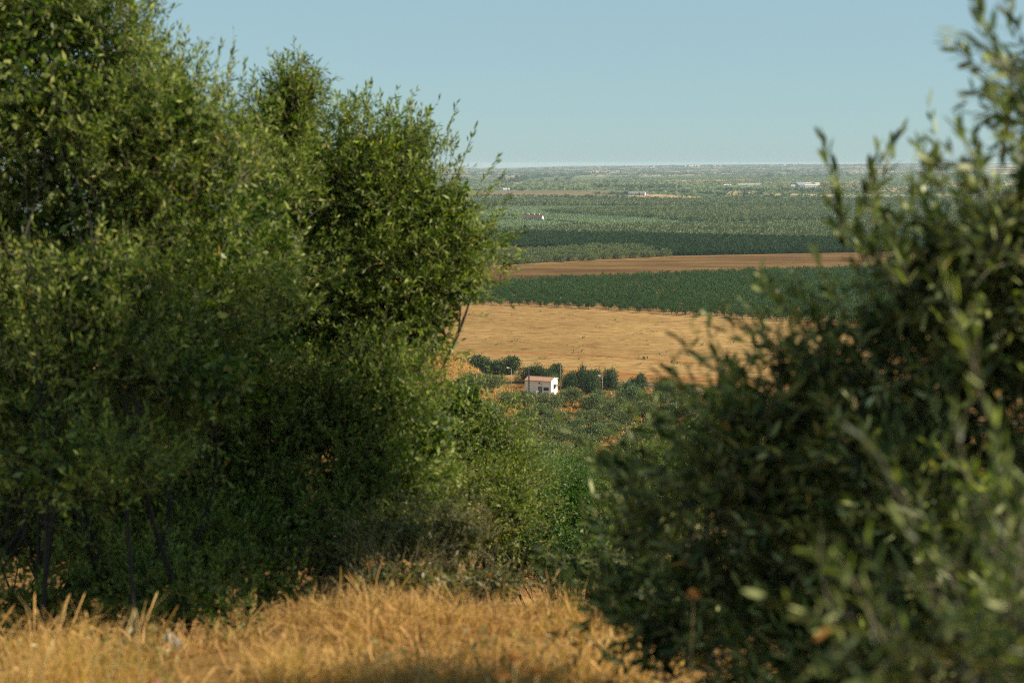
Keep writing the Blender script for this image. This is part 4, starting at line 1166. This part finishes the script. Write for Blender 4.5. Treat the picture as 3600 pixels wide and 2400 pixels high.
# single dark trees on the plain
lone_crowns = [crown_mesh(260 + i, 300, 0.30, 'leaf_dark', nl=7, base_z=0.05, rad=(1.05, 1.05, 0.8)) for i in range(4)]
lone = [(1958, 636, 16, 12, 'dark round tree alone on the far green slope at the left'), (1992, 634, 30, 12, 'wide low dark tree beside the lone one on the far green slope'),
        (1905, 638, 14, 12, 'small dark tree right of the far left farm clearing'), (1838, 671, 22, 12, 'dark bush clump at the left end of the tan field'),
        (1975, 667, 26, 11, 'dark bushy tree among the striped rows above the tan field'), (2134, 646, 16, 12, 'left dark tree in the small far tan triangle'),
        (2158, 645, 20, 12, 'right dark tree in the small far tan triangle'), (2168, 639, 14, 10, 'dark tree just behind the far tan triangle'),
        (2405, 669, 13, 7, 'small dark tree on the field edge right of the tree belt'), (2455, 669, 12, 7, 'second small dark tree on the field edge right of the tree belt'),
        (2528, 669, 13, 9, 'small dark tree left of the big oak below the white strips'), (2552, 671, 34, 14, 'big dark oak below the short white strip'),
        (2597, 670, 14, 12, 'narrow dark tree right of the big oak'), (2628, 674, 36, 16, 'dark tree mass behind the red roofed cottage'), (2620, 686, 24, 12, 'dark tree beside the brown hut'),
        (2668, 686, 34, 13, 'dark tree right of the red roofed cottage'), (2642, 688, 16, 6, 'low dark bush in front of the red roofed cottage'), (2306, 700, 26, 9, 'dark bush at the lower edge of the tan yard by the long barn'),
        (2204, 685, 20, 14, 'dark tree at the left end of the long barn'), (2187, 687, 12, 7, 'small dark bush left of the long barn tree'), (2700, 625, 20, 15, 'grey green round tree at the end of the far tan strip'),
        (2680, 626, 16, 8, 'low dark tree left of the far round one'), (2741, 619, 12, 8, 'small tree on the left part of the far tan strip'), (2818, 623, 16, 8, 'first dark oak of the row on the far tan strip'),
        (2842, 624, 18, 9, 'second dark oak of the row on the far tan strip'), (2858, 622, 16, 10, 'third dark oak of the row on the far tan strip'), (2880, 623, 16, 11, 'fourth dark oak of the row on the far tan strip'),
        (2901, 623, 18, 11, 'fifth dark oak of the row, near the blurred leaves'), (2978, 616, 12, 10, 'dark tree seen between blurred leaves on the far tan strip'), (2987, 622, 14, 8, 'dark bush under the tree between blurred leaves'),
        (2752, 686, 12, 9, 'small dark tree on the orange strip'), (2858, 672, 17, 11, 'dark tree in front of the white farm sheds, right of centre'), (2882, 671, 26, 9, 'wide dark tree at the right end of the white farm sheds'),
        (2765, 669, 24, 9, 'dark trees at the left end of the white farm sheds'), (2798, 670, 12, 9, 'dark tree in front of the left white shed'), (2814, 670, 12, 10, 'dark tree in front of the silo roof'),
        (2835, 671, 12, 8, 'small dark tree in front of the middle white shed'), (2069, 797, 17, 12, 'lone dark tree on the fork of the farm track'), (2227, 761, 13, 12, 'dark round tree standing out of the grove edge'),
        (2335, 785, 20, 9, 'wide dark bush at the grove edge by the earth gaps'), (2560, 611, 14, 8, 'dark tree on the far hedge below the wooded rise'), (2390, 617, 12, 8, 'dark tree alone on the far green band'),
        (2770, 610, 20, 9, 'dark tree clump on the far hedge left of the blurred tips'), (2968, 650, 12, 6, 'small dark tree right of the white sheds among blurred leaves'), (1872, 705, 12, 5, 'small grey bush in the grove below the tan field')]
for i, (px, py, w, h, lab) in enumerate(lone):
    p = plain(px, py); p = np.array([p[0], p[1], float(H(p[0], p[1]))]); s = p[1] / FPX
    place_tree('dark_tree', lab, 'tree', None, p, h * s, lone_crowns[i % 4], None, i * 2.1, w / h * 0.85)

# ---------------------------------------------------------------- white hut
M['whitewash'] = plain_mat('whitewash', (0.80, 0.78, 0.72), 0.85, var=0.07, scale=0.8)
M['tile'] = plain_mat('tile', (0.30, 0.165, 0.10), 0.8, var=0.35, scale=4)
M['grey_metal'] = plain_mat('grey_metal', (0.16, 0.19, 0.21), 0.5, 0.2)
M['dark'] = plain_mat('dark', (0.02, 0.022, 0.025), 0.4)
M['green_frame'] = plain_mat('green_frame', (0.07, 0.11, 0.08), 0.5)
M['white_metal'] = plain_mat('white_metal', (0.75, 0.75, 0.72), 0.4, 0.0)
M['galv'] = plain_mat('galv', (0.24, 0.245, 0.235), 0.6, 0.2)
M['lamp_lens'] = plain_mat('lamp_lens', (0.7, 0.7, 0.66), 0.2)
M['concrete'] = plain_mat('concrete', (0.10, 0.105, 0.10), 0.9)
M['wood_pole'] = plain_mat('wood_pole', (0.15, 0.13, 0.09), 0.85)
M['cable'] = plain_mat('cable', (0.015, 0.015, 0.015), 0.5)
M['rust'] = plain_mat('rust', (0.16, 0.10, 0.06), 0.9)

def tiled_slope(mb, w, y0, z0, y1, z1, n, th=0.05):
    """corrugated roof slope from ridge (y0,z0) to eave (y1,z1), ribs running down"""
    k = n * 6 + 1
    xs = np.linspace(-w / 2, w / 2, k)
    wv = 0.045 * np.abs(np.sin(np.linspace(0, math.pi * n, k)))
    rows = 5
    V = []
    for s in range(rows):
        t = s / (rows - 1)
        V.append(np.column_stack([xs, np.full(k, y0 + (y1 - y0) * t), z0 + (z1 - z0) * t + wv + th]))
    for s in (rows - 1, 0):
        t = s / (rows - 1)
        V.append(np.column_stack([xs, np.full(k, y0 + (y1 - y0) * t), np.full(k, z0 + (z1 - z0) * t)]))
    V = np.concatenate(V)
    R = rows + 2
    i = (np.arange(R)[:, None] * k + np.arange(k - 1)[None]); j = ((np.arange(R) + 1) % R)[:, None] * k + np.arange(k - 1)[None]
    F = np.stack([i, i + 1, j + 1, j], -1).reshape(-1, 4)
    mb.add(V, F)

def build_hut():
    W_, D_, HE, HR = 6.3, 4.7, 3.3, 3.78
    th = math.radians(-20)
    corner = plain(1937, 1391)                       # near right corner of the front wall
    c, s = math.cos(th), math.sin(th)
    off = np.array([W_ / 2 * c + D_ / 2 * s, W_ / 2 * s - D_ / 2 * c, 0])
    ctr = corner - off
    root = empty('hut', (ctr[0], ctr[1], -52.0), 'small white hut with a red tiled roof among the olive trees', 'hut', rz=th)
    mb = MB()
    x, y = W_ / 2, D_ / 2
    mb.prism([(-y, -0.2), (y, -0.2), (y, HE), (0, HR), (-y, HE)], -x, x)
    mb.v = [v[:, [1, 0, 2]] for v in mb.v]
    mb.build('wall', M['whitewash'], root)
    rf = MB()
    ov = 0.28; sl = (HR - HE) / y
    tiled_slope(rf, W_ + 0.16, 0.0, HR + 0.02, -(y + ov), HE - ov * sl + 0.02, 30)
    tiled_slope(rf, W_ + 0.16, 0.0, HR + 0.02, y + ov, HE - ov * sl + 0.02, 30)
    ro = rf.build('roof', M['tile'], root)
    rd = MB(); rd.tube([(-x - 0.1, 0, HR + 0.09), (x + 0.1, 0, HR + 0.09)], 0.11, 8); rd.build('ridge_tile', M['tile'], ro)
    vb = MB()
    for sy in (-1, 1):
        vb.prism([(sy * 0.02, HR + 0.10), (sy * (y + 0.18), HE - 0.18 * sl + 0.10), (sy * (y + 0.18), HE - 0.18 * sl - 0.06), (sy * 0.02, HR - 0.06)], x + 0.083, x + 0.15)
    vb.v = [v[:, [1, 0, 2]] for v in vb.v]
    vb.build('verge_board', M['white_metal'], ro)
    d = MB(); d.box((0.55, -y - 0.02, 1.0), (1.0, 0.05, 2.0)); do = d.build('door', M['grey_metal'], root)
    h_ = MB(); h_.box((0.93, -y - 0.07, 1.0), (0.05, 0.05, 0.16)); h_.build('handle', M['dark'], do)
    w = MB(); w.box((2.0, -y - 0.015, 1.5), (1.1, 0.04, 0.6)); wo_ = w.build('window', M['dark'], root)
    f = MB()
    for q in (-0.58, 0, 0.58): f.box((2.0 + q, -y - 0.05, 1.5), (0.06, 0.05, 0.7))
    for q in (-0.33, 0.33): f.box((2.0, -y - 0.052, 1.5 + q), (1.2, 0.05, 0.06))
    f.build('frame', M['green_frame'], wo_)
    v_ = MB(); v_.box((0.35, -y - 0.02, 2.75), (0.34, 0.05, 0.34)); v_.build('vent', M['dark'], root)
    p_ = MB(); p_.box((0.85, -y - 0.02, 2.5), (0.4, 0.04, 0.14)); p_.build('wall_plate', M['rust'], root)
    g = MB(); g.box((x + 0.015, 0.15, 1.75), (0.04, 0.9, 0.95)); go = g.build('window', M['dark'], root)
    g2 = MB()
    for q in (-0.48, 0, 0.48): g2.box((x + 0.05, 0.15 + q, 1.75), (0.05, 0.06, 1.05))
    for q in (-0.5, 0.5): g2.box((x + 0.052, 0.15, 1.75 + q), (0.05, 1.0, 0.06))
    g2.build('frame', M['green_frame'], go)
    dp = MB(); dp.tube([(x + 0.06, -0.95, HE + 0.25), (x + 0.06, -0.95, 0.6)], 0.055, 8); dp.build('downpipe', M['grey_metal'], root)
    ac = MB(); ac.box((x + 0.16, 1.2, 1.9), (0.28, 0.55, 0.5)); a_ = ac.build('wall_box', M['white_metal'], root)
    gr = MB(); gr.box((x + 0.31, 1.2, 1.9), (0.02, 0.42, 0.38)); gr.build('grille', M['galv'], a_)
    lb = MB(); lb.box((x + 0.35, -1.6, 0.45), (0.7, 1.2, 0.9)); lb.build('side_ledge', M['whitewash'], root)
    pt = MB(); pt.box((0, -y - 0.6, 0.02), (W_ + 0.5, 1.2, 0.12)); pt.build('doorstep', M['galv'], root)
    # bent white pipe in front of the hut
    q = plain(1885, 1396)
    r = empty('bent_pipe', q, 'white pipe with a bent-over top standing in front of the hut', 'pipe')
    t = np.linspace(0, math.pi, 9)
    P = [(0, 0, -0.1), (0, 0, 1.3)] + [(0.22 - 0.22 * math.cos(a), 0, 1.3 + 0.22 * math.sin(a)) for a in t[1:]] + [(0.44, 0, 1.15)]
    mb = MB(); mb.tube(P, 0.055, 8); mb.build('pipe', M['white_metal'], r, smooth=True)
    fl = MB(); fl.tube([(0, 0, 0.0), (0, 0, 0.08)], 0.14, 10); fl.build('flange', M['galv'], r)
build_hut()

def street_lamp(px, top, base, label):
    p = plain(px, base); hgt = (base - top) * p[1] / FPX
    r = empty('street_lamp', p, label, 'street lamp', 'street lamps by the white hut')
    m = MB(); m.tube([(0, 0, 0), (0, 0, hgt * 0.5), (0, 0, hgt - 0.3)], [0.09, 0.075, 0.055], 8); m.build('pole', M['galv'], r, smooth=True)
    m = MB(); m.tube([(0, 0, hgt - 0.3), (-0.08, -0.02, hgt - 0.12), (-0.5, -0.1, hgt)], [0.055, 0.045, 0.04], 8); m.build('arm', M['galv'], r, smooth=True)
    m = MB(); m.tube([(-0.42, -0.08, hgt - 0.01), (-0.62, -0.12, hgt + 0.02), (-0.95, -0.19, hgt + 0.06), (-1.15, -0.23, hgt + 0.06)], [0.05, 0.08, 0.09, 0.04], 10)
    h = m.build('lamp_head', M['white_metal'], r, smooth=True)
    m = MB(); m.tube([(-0.68, -0.13, hgt - 0.10), (-0.85, -0.16, hgt - 0.13), (-1.02, -0.2, hgt - 0.08)], [0.04, 0.09, 0.04], 8); m.build('lens', M['lamp_lens'], h, smooth=True)
    m = MB(); m.box((0, 0, 0.06), (0.4, 0.4, 0.14)); m.build('base_plate', M['galv'], r)
street_lamp(1797, 1290, 1382, 'grey street lamp left of the white hut, its head bent to the left')
street_lamp(2118, 1318, 1404, 'grey street lamp right of the white hut, its head bent to the left')

def lattice_pole(px, top, base, label):
    p = plain(px, base); h = (base - top) * p[1] / FPX
    r = empty('utility_pole', p, label, 'utility pole')
    m = MB(); w0, w1 = 0.42, 0.16
    n = 10
    for sx in (-1, 1):                                  # two concrete legs joined by rungs
        for i in range(n):
            a, b = i / n, (i + 1) / n
            za, zb = a * h - 0.3 * (i == 0), b * h
            wa, wb = w0 + (w1 - w0) * a, w0 + (w1 - w0) * b
            V = np.array([(sx * wa / 2 + u * 0.055, v * 0.11, za) for u, v in ((-1, -1), (1, -1), (1, 1), (-1, 1))] + [(sx * wb / 2 + u * 0.055, v * 0.10, zb) for u, v in ((-1, -1), (1, -1), (1, 1), (-1, 1))])
            m.add(V, [(0, 1, 5, 4), (1, 2, 6, 5), (2, 3, 7, 6), (3, 0, 4, 7)] + ([(3, 2, 1, 0)] if i == 0 else []) + ([(4, 5, 6, 7)] if i == n - 1 else []))
    m.build('pole', M['concrete'], r)
    m = MB()
    for i in range(n + 1):
        z = h * (i + 0.35) / (n + 1); w = w0 + (w1 - w0) * z / h
        m.box((0, 0, z), (max(w - 0.115, 0.02), 0.16, h / (n + 1) * 0.62))
    m.build('rungs', M['concrete'], r)
    m = MB(); m.tube([(0, 0, h), (0, 0, h + 0.18)], [0.05, 0.03], 8); m.build('insulator', M['white_metal'], r, smooth=True)
    return p + np.array([0, 0, h + 0.12])
def round_pole(px, top, base, label, r0=0.11, mat='wood_pole'):
    p = plain(px, base); h = (base - top) * p[1] / FPX
    r = empty('utility_pole', p, label, 'utility pole')
    m = MB(); m.tube([(0, 0, -0.3), (0, 0, h * 0.5), (0, 0, h)], [r0, r0 * 0.85, r0 * 0.7], 10); m.build('pole', M[mat], r, smooth=True)
    m = MB(); m.box((0, 0, h - 0.35), (0.26, 0.26, 0.12)); m.build('bracket', M['rust'], r)
    return p + np.array([0, 0, h - 0.3])
a0 = lattice_pole(1859, 1290, 1396, 'dark slotted concrete pole in front of the left end of the hut')
a1 = round_pole(1970, 1270, 1393, 'tall thin wooden pole at the right end of the hut')
a2 = round_pole(2602, 1338, 1436, 'pole by the road seen through the blurred right tree')
def wire(p, q, sag, label):
    t = np.linspace(0, 1, 40)[:, None]
    P = p + (q - p) * t; P[:, 2] -= (4 * sag * t * (1 - t))[:, 0]
    m = MB(); m.tube(P - p, 0.018, 5)
    tag(m.build('power_line', M['cable'], None, p, True), label, 'cable')
wire(a0, a1, 0.25, 'black cable from the slotted pole to the tall thin pole')
wire(a1 - np.array([0, 0, 3.2]), a2, 1.1, 'black cable sagging from the tall thin pole to the right')

for i, (px, top, base, lab) in enumerate([(1720, 1362, 1378, 'leftmost short fence post under the dry bank'), (1747, 1356, 1374, 'middle short fence post left of the street lamp'), (1758, 1355, 1373, 'short fence post nearest the left street lamp'), (1587, 1353, 1372, 'short post beside the leafy tips below the bank')]):
    p = gb(*plain(px, base)[:2]); h = (base - top) * p[1] / FPX
    r = empty('fence_post', p, lab, 'post', 'short posts under the dry bank')
    m = MB(); m.tube([(0, 0, -0.2), (0.01, 0, h * 0.6), (0.03, 0, h)], [0.07, 0.06, 0.055], 7); m.build('post', M['rust'], r, smooth=True)
    if i in (0, 3):
        m = MB(); m.box((-0.55 if i == 0 else 0.4, 0, h - 0.08), (1.0, 0.06, 0.07)); m.build('rail', M['rust'], r)

# ---------------------------------------------------------------- far buildings
M['dark_tile'] = plain_mat('dark_tile', (0.10, 0.045, 0.035), 0.85, var=0.4, scale=1)
M['sheet_roof'] = plain_mat('sheet_roof', (0.19, 0.19, 0.18), 0.7, var=0.2, scale=0.3)
M['film'] = plain_mat('film', (0.50, 0.51, 0.47), 0.5)
M['silo'] = plain_mat('silo', (0.22, 0.26, 0.30), 0.5)

def building(name, px, py, wpx, hwall, hroof, depth, label, cat, wallm='whitewash', roofm='dark_tile', yaw=-0.3, nwin=4, chimneys=(), group=None, z=None, end_m=None):
    p = plain(px, py); p = np.array([p[0], p[1], float(H(p[0], p[1]))])
    L = wpx * p[1] / FPX
    r = empty(name, p, label, cat, group, rz=yaw)
    x, y = L / 2, depth / 2
    m = MB(); m.prism([(-y, -0.3), (y, -0.3), (y, hwall), (0, hwall + hroof), (-y, hwall)], -x, x); m.v = [v[:, [1, 0, 2]] for v in m.v]
    m.build('wall', M[wallm], r)
    rf = MB(); o = 0.35; sl = hroof / y
    for s in (-1, 1):
        rf.prism([(0, hwall + hroof + 0.05), (0, hwall + hroof + 0.25), (s * (y + o), hwall - o * sl + 0.25), (s * (y + o), hwall - o * sl + 0.05)], -x - 0.2 + 0.01 * s, x + 0.2 + 0.01 * s)
    rf.v = [v[:, [1, 0, 2]] for v in rf.v]
    ro = rf.build('roof', M[roofm], r)
    for cx in chimneys:
        c = MB(); c.box((cx * x, 0.3, hwall + hroof + 0.6), (0.9, 0.9, 1.9)); c.build('chimney', M['whitewash'], ro)
    for i in range(nwin):
        wx = -x + (i + 0.5) * 2 * x / nwin
        if i == nwin // 2:
            w = MB(); w.box((wx, -y - 0.02, 1.05), (1.1, 0.08, 2.1)); w.build('door', M['dark'], r)
        else:
            w = MB(); w.box((wx, -y - 0.02, hwall * 0.55), (1.0, 0.08, 1.2)); w.build('window', M['dark'], r)
    return r
building('farmhouse', 1876, 774, 66, 2.5, 2.3, 7.5, 'long white farmhouse with a dark red roof and chimneys among pale groves', 'farmhouse', yaw=-0.28, nwin=9, chimneys=(-0.55, 0.05, 0.6))
building('barn', 2240, 687, 58, 3.6, 2.4, 14, 'long grey barn with a white end wall at the head of the tan yard', 'barn', wallm='film', roofm='sheet_roof', yaw=-0.25, nwin=8)
building('shed', 2276, 685, 7, 3.0, 0.9, 5, 'little white shed right of the long barn', 'shed', yaw=0.2, nwin=2)
building('shed', 2200, 687, 5, 1.8, 0.5, 3, 'tiny white shed left of the long barn', 'shed', yaw=0.2, nwin=1)
building('low_wall_building', 2288, 685, 16, 1.2, 0.4, 3, 'low white building behind the tan yard, right of the barn', 'building', yaw=0.0, nwin=2)
building('farm_shed', 2848, 661, 44, 5.5, 2.2, 22, 'longest white farm shed in front, in the far farm on the right', 'farm shed', wallm='whitewash', roofm='film', yaw=0.08, nwin=6)
building('farm_shed', 2832, 655, 40, 6, 2.0, 20, 'white farm shed behind the longest one, right of the blue roof', 'farm shed', wallm='whitewash', roofm='film', yaw=0.08, nwin=5)
building('farm_shed', 2788, 661, 14, 4.5, 2.0, 12, 'small white farm shed at the left end of the far farm', 'farm shed', wallm='whitewash', roofm='film', yaw=-0.1, nwin=2)
building('farm_shed', 2808, 660, 26, 6, 6.0, 30, 'steep blue grey roofed hall between the white farm sheds', 'farm shed', wallm='silo', roofm='silo', yaw=0.3, nwin=3)
building('farm_shed', 2871, 652, 18, 5, 1.8, 12, 'white farm shed at the right end of the far farm', 'farm shed', wallm='whitewash', roofm='film', yaw=0.3, nwin=3)
building('greenhouse', 2634, 653, 84, 2.6, 1.6, 9, 'long thin white greenhouse on the far green slope', 'greenhouse', wallm='film', roofm='film', yaw=0.16, nwin=0)
building('greenhouse', 2557, 656, 26, 2.8, 2.0, 12, 'short white greenhouse left of the long thin one', 'greenhouse', wallm='film', roofm='film', yaw=-0.05, nwin=0)
building('greenhouse', 1776, 673, 13, 3.2, 2.8, 8, 'white arched tent at the left end of the tan field', 'tent', wallm='film', roofm='film', yaw=0.0, nwin=0)
building('greenhouse', 1789, 672, 7, 3.0, 2.2, 6, 'smaller white tent right of the first at the tan field', 'tent', wallm='film', roofm='film', yaw=0.0, nwin=1)
building('cottage', 2634, 679, 14, 2.8, 1.6, 6, 'small red roofed cottage under the dark trees', 'cottage', roofm='dark_tile', yaw=0.1, nwin=2)
building('shed', 2601, 683, 14, 1.6, 2.2, 7, 'low brown roofed hut left of the red roofed cottage', 'hut', wallm='rust', roofm='rust', yaw=0.1, nwin=1)
building('shed', 2670, 633, 5, 4, 1.5, 6, 'dark shed at the right end of the pinkish far field', 'shed', wallm='rust', roofm='rust', yaw=0.1, nwin=1)
for i, (px, w, lab) in enumerate([(2410, 5, 'leftmost white house on the skyline'), (2426, 9, 'second white house on the skyline'), (2434, 7, 'third white house on the skyline, the middle one'), (2445, 6, 'white house right of the skyline middle'),
                                   (2455, 9, 'broadest white house on the skyline, right of the others'), (2512, 4, 'small white house on the skyline left of the tree clump'), (2531, 4, 'white house below the skyline tree clump'), (2758, 4, 'solitary white tower house far right on the skyline'),
                                   (2298, 5, 'white house on the skyline by the left tree clump')]):
    Y = 10300.0
    d = pdir(px, 590); x = d[0] / d[1] * Y
    r_ = building('house', px, 600, w, 9, 4, 14, lab, 'house', roofm='tile', yaw=0.2, nwin=2, group='white houses along the skyline')
    r_.location = (x, Y, float(H(x, Y)) + 2); r_.scale = (Y / 9000,) * 3 if False else (1, 1, 1)

# weeds and clods on the dry field
def clods():
    rg = np.random.default_rng(90)
    n = 2600
    px = rg.uniform(1560, 3500, n); py = 1090 + 260 * rg.random(n)
    k = py > np.interp(px, [1500, 1900, 2300, 2700, 3600], [1095, 1092, 1118, 1142, 1172])
    P = np.array([plain(a, b) for a, b in zip(px[k], py[k])])
    dens = snoise(P[:, 0], P[:, 1] * 2.2, 40, 91) + rg.normal(0, 0.5, len(P)) > 0.1
    P = P[dens]
    v = [puff(910 + i, 14, 0.5, nl=3, base_z=-0.25, rad=(1.2, 0.8, 0.5)) for i in range(3)]
    o = merge('field_weeds', v, P, rg.gamma(2, 0.17, len(P)) + 0.12, rg.normal(0, 0.4, len(P)), 'leaf_scrub', 1.6)
    tag(o, 'scattered weeds and straw clumps on the dry yellow field', 'weeds', kind='stuff')
clods()

# ---------------------------------------------------------------- haze over the whole plain
hz = MB(); hz.box((3000, 7000, -24.1), (34000, 19000, 59.8))
ho = hz.build('haze', None)
hm = bpy.data.materials.new('haze'); hm.use_nodes = True
nt = hm.node_tree; nt.nodes.clear()
out = nt.nodes.new('ShaderNodeOutputMaterial'); pv = nt.nodes.new('ShaderNodeVolumePrincipled')
pv.inputs['Color'].default_value = (0.74, 0.90, 1.0, 1); pv.inputs['Density'].default_value = 6.2e-5
pv.inputs['Anisotropy'].default_value = 0.0
nt.links.new(pv.outputs[0], out.inputs['Volume'])
ho.data.materials.append(hm)
tag(ho, 'thin pale haze over the plain', 'haze', kind='stuff')
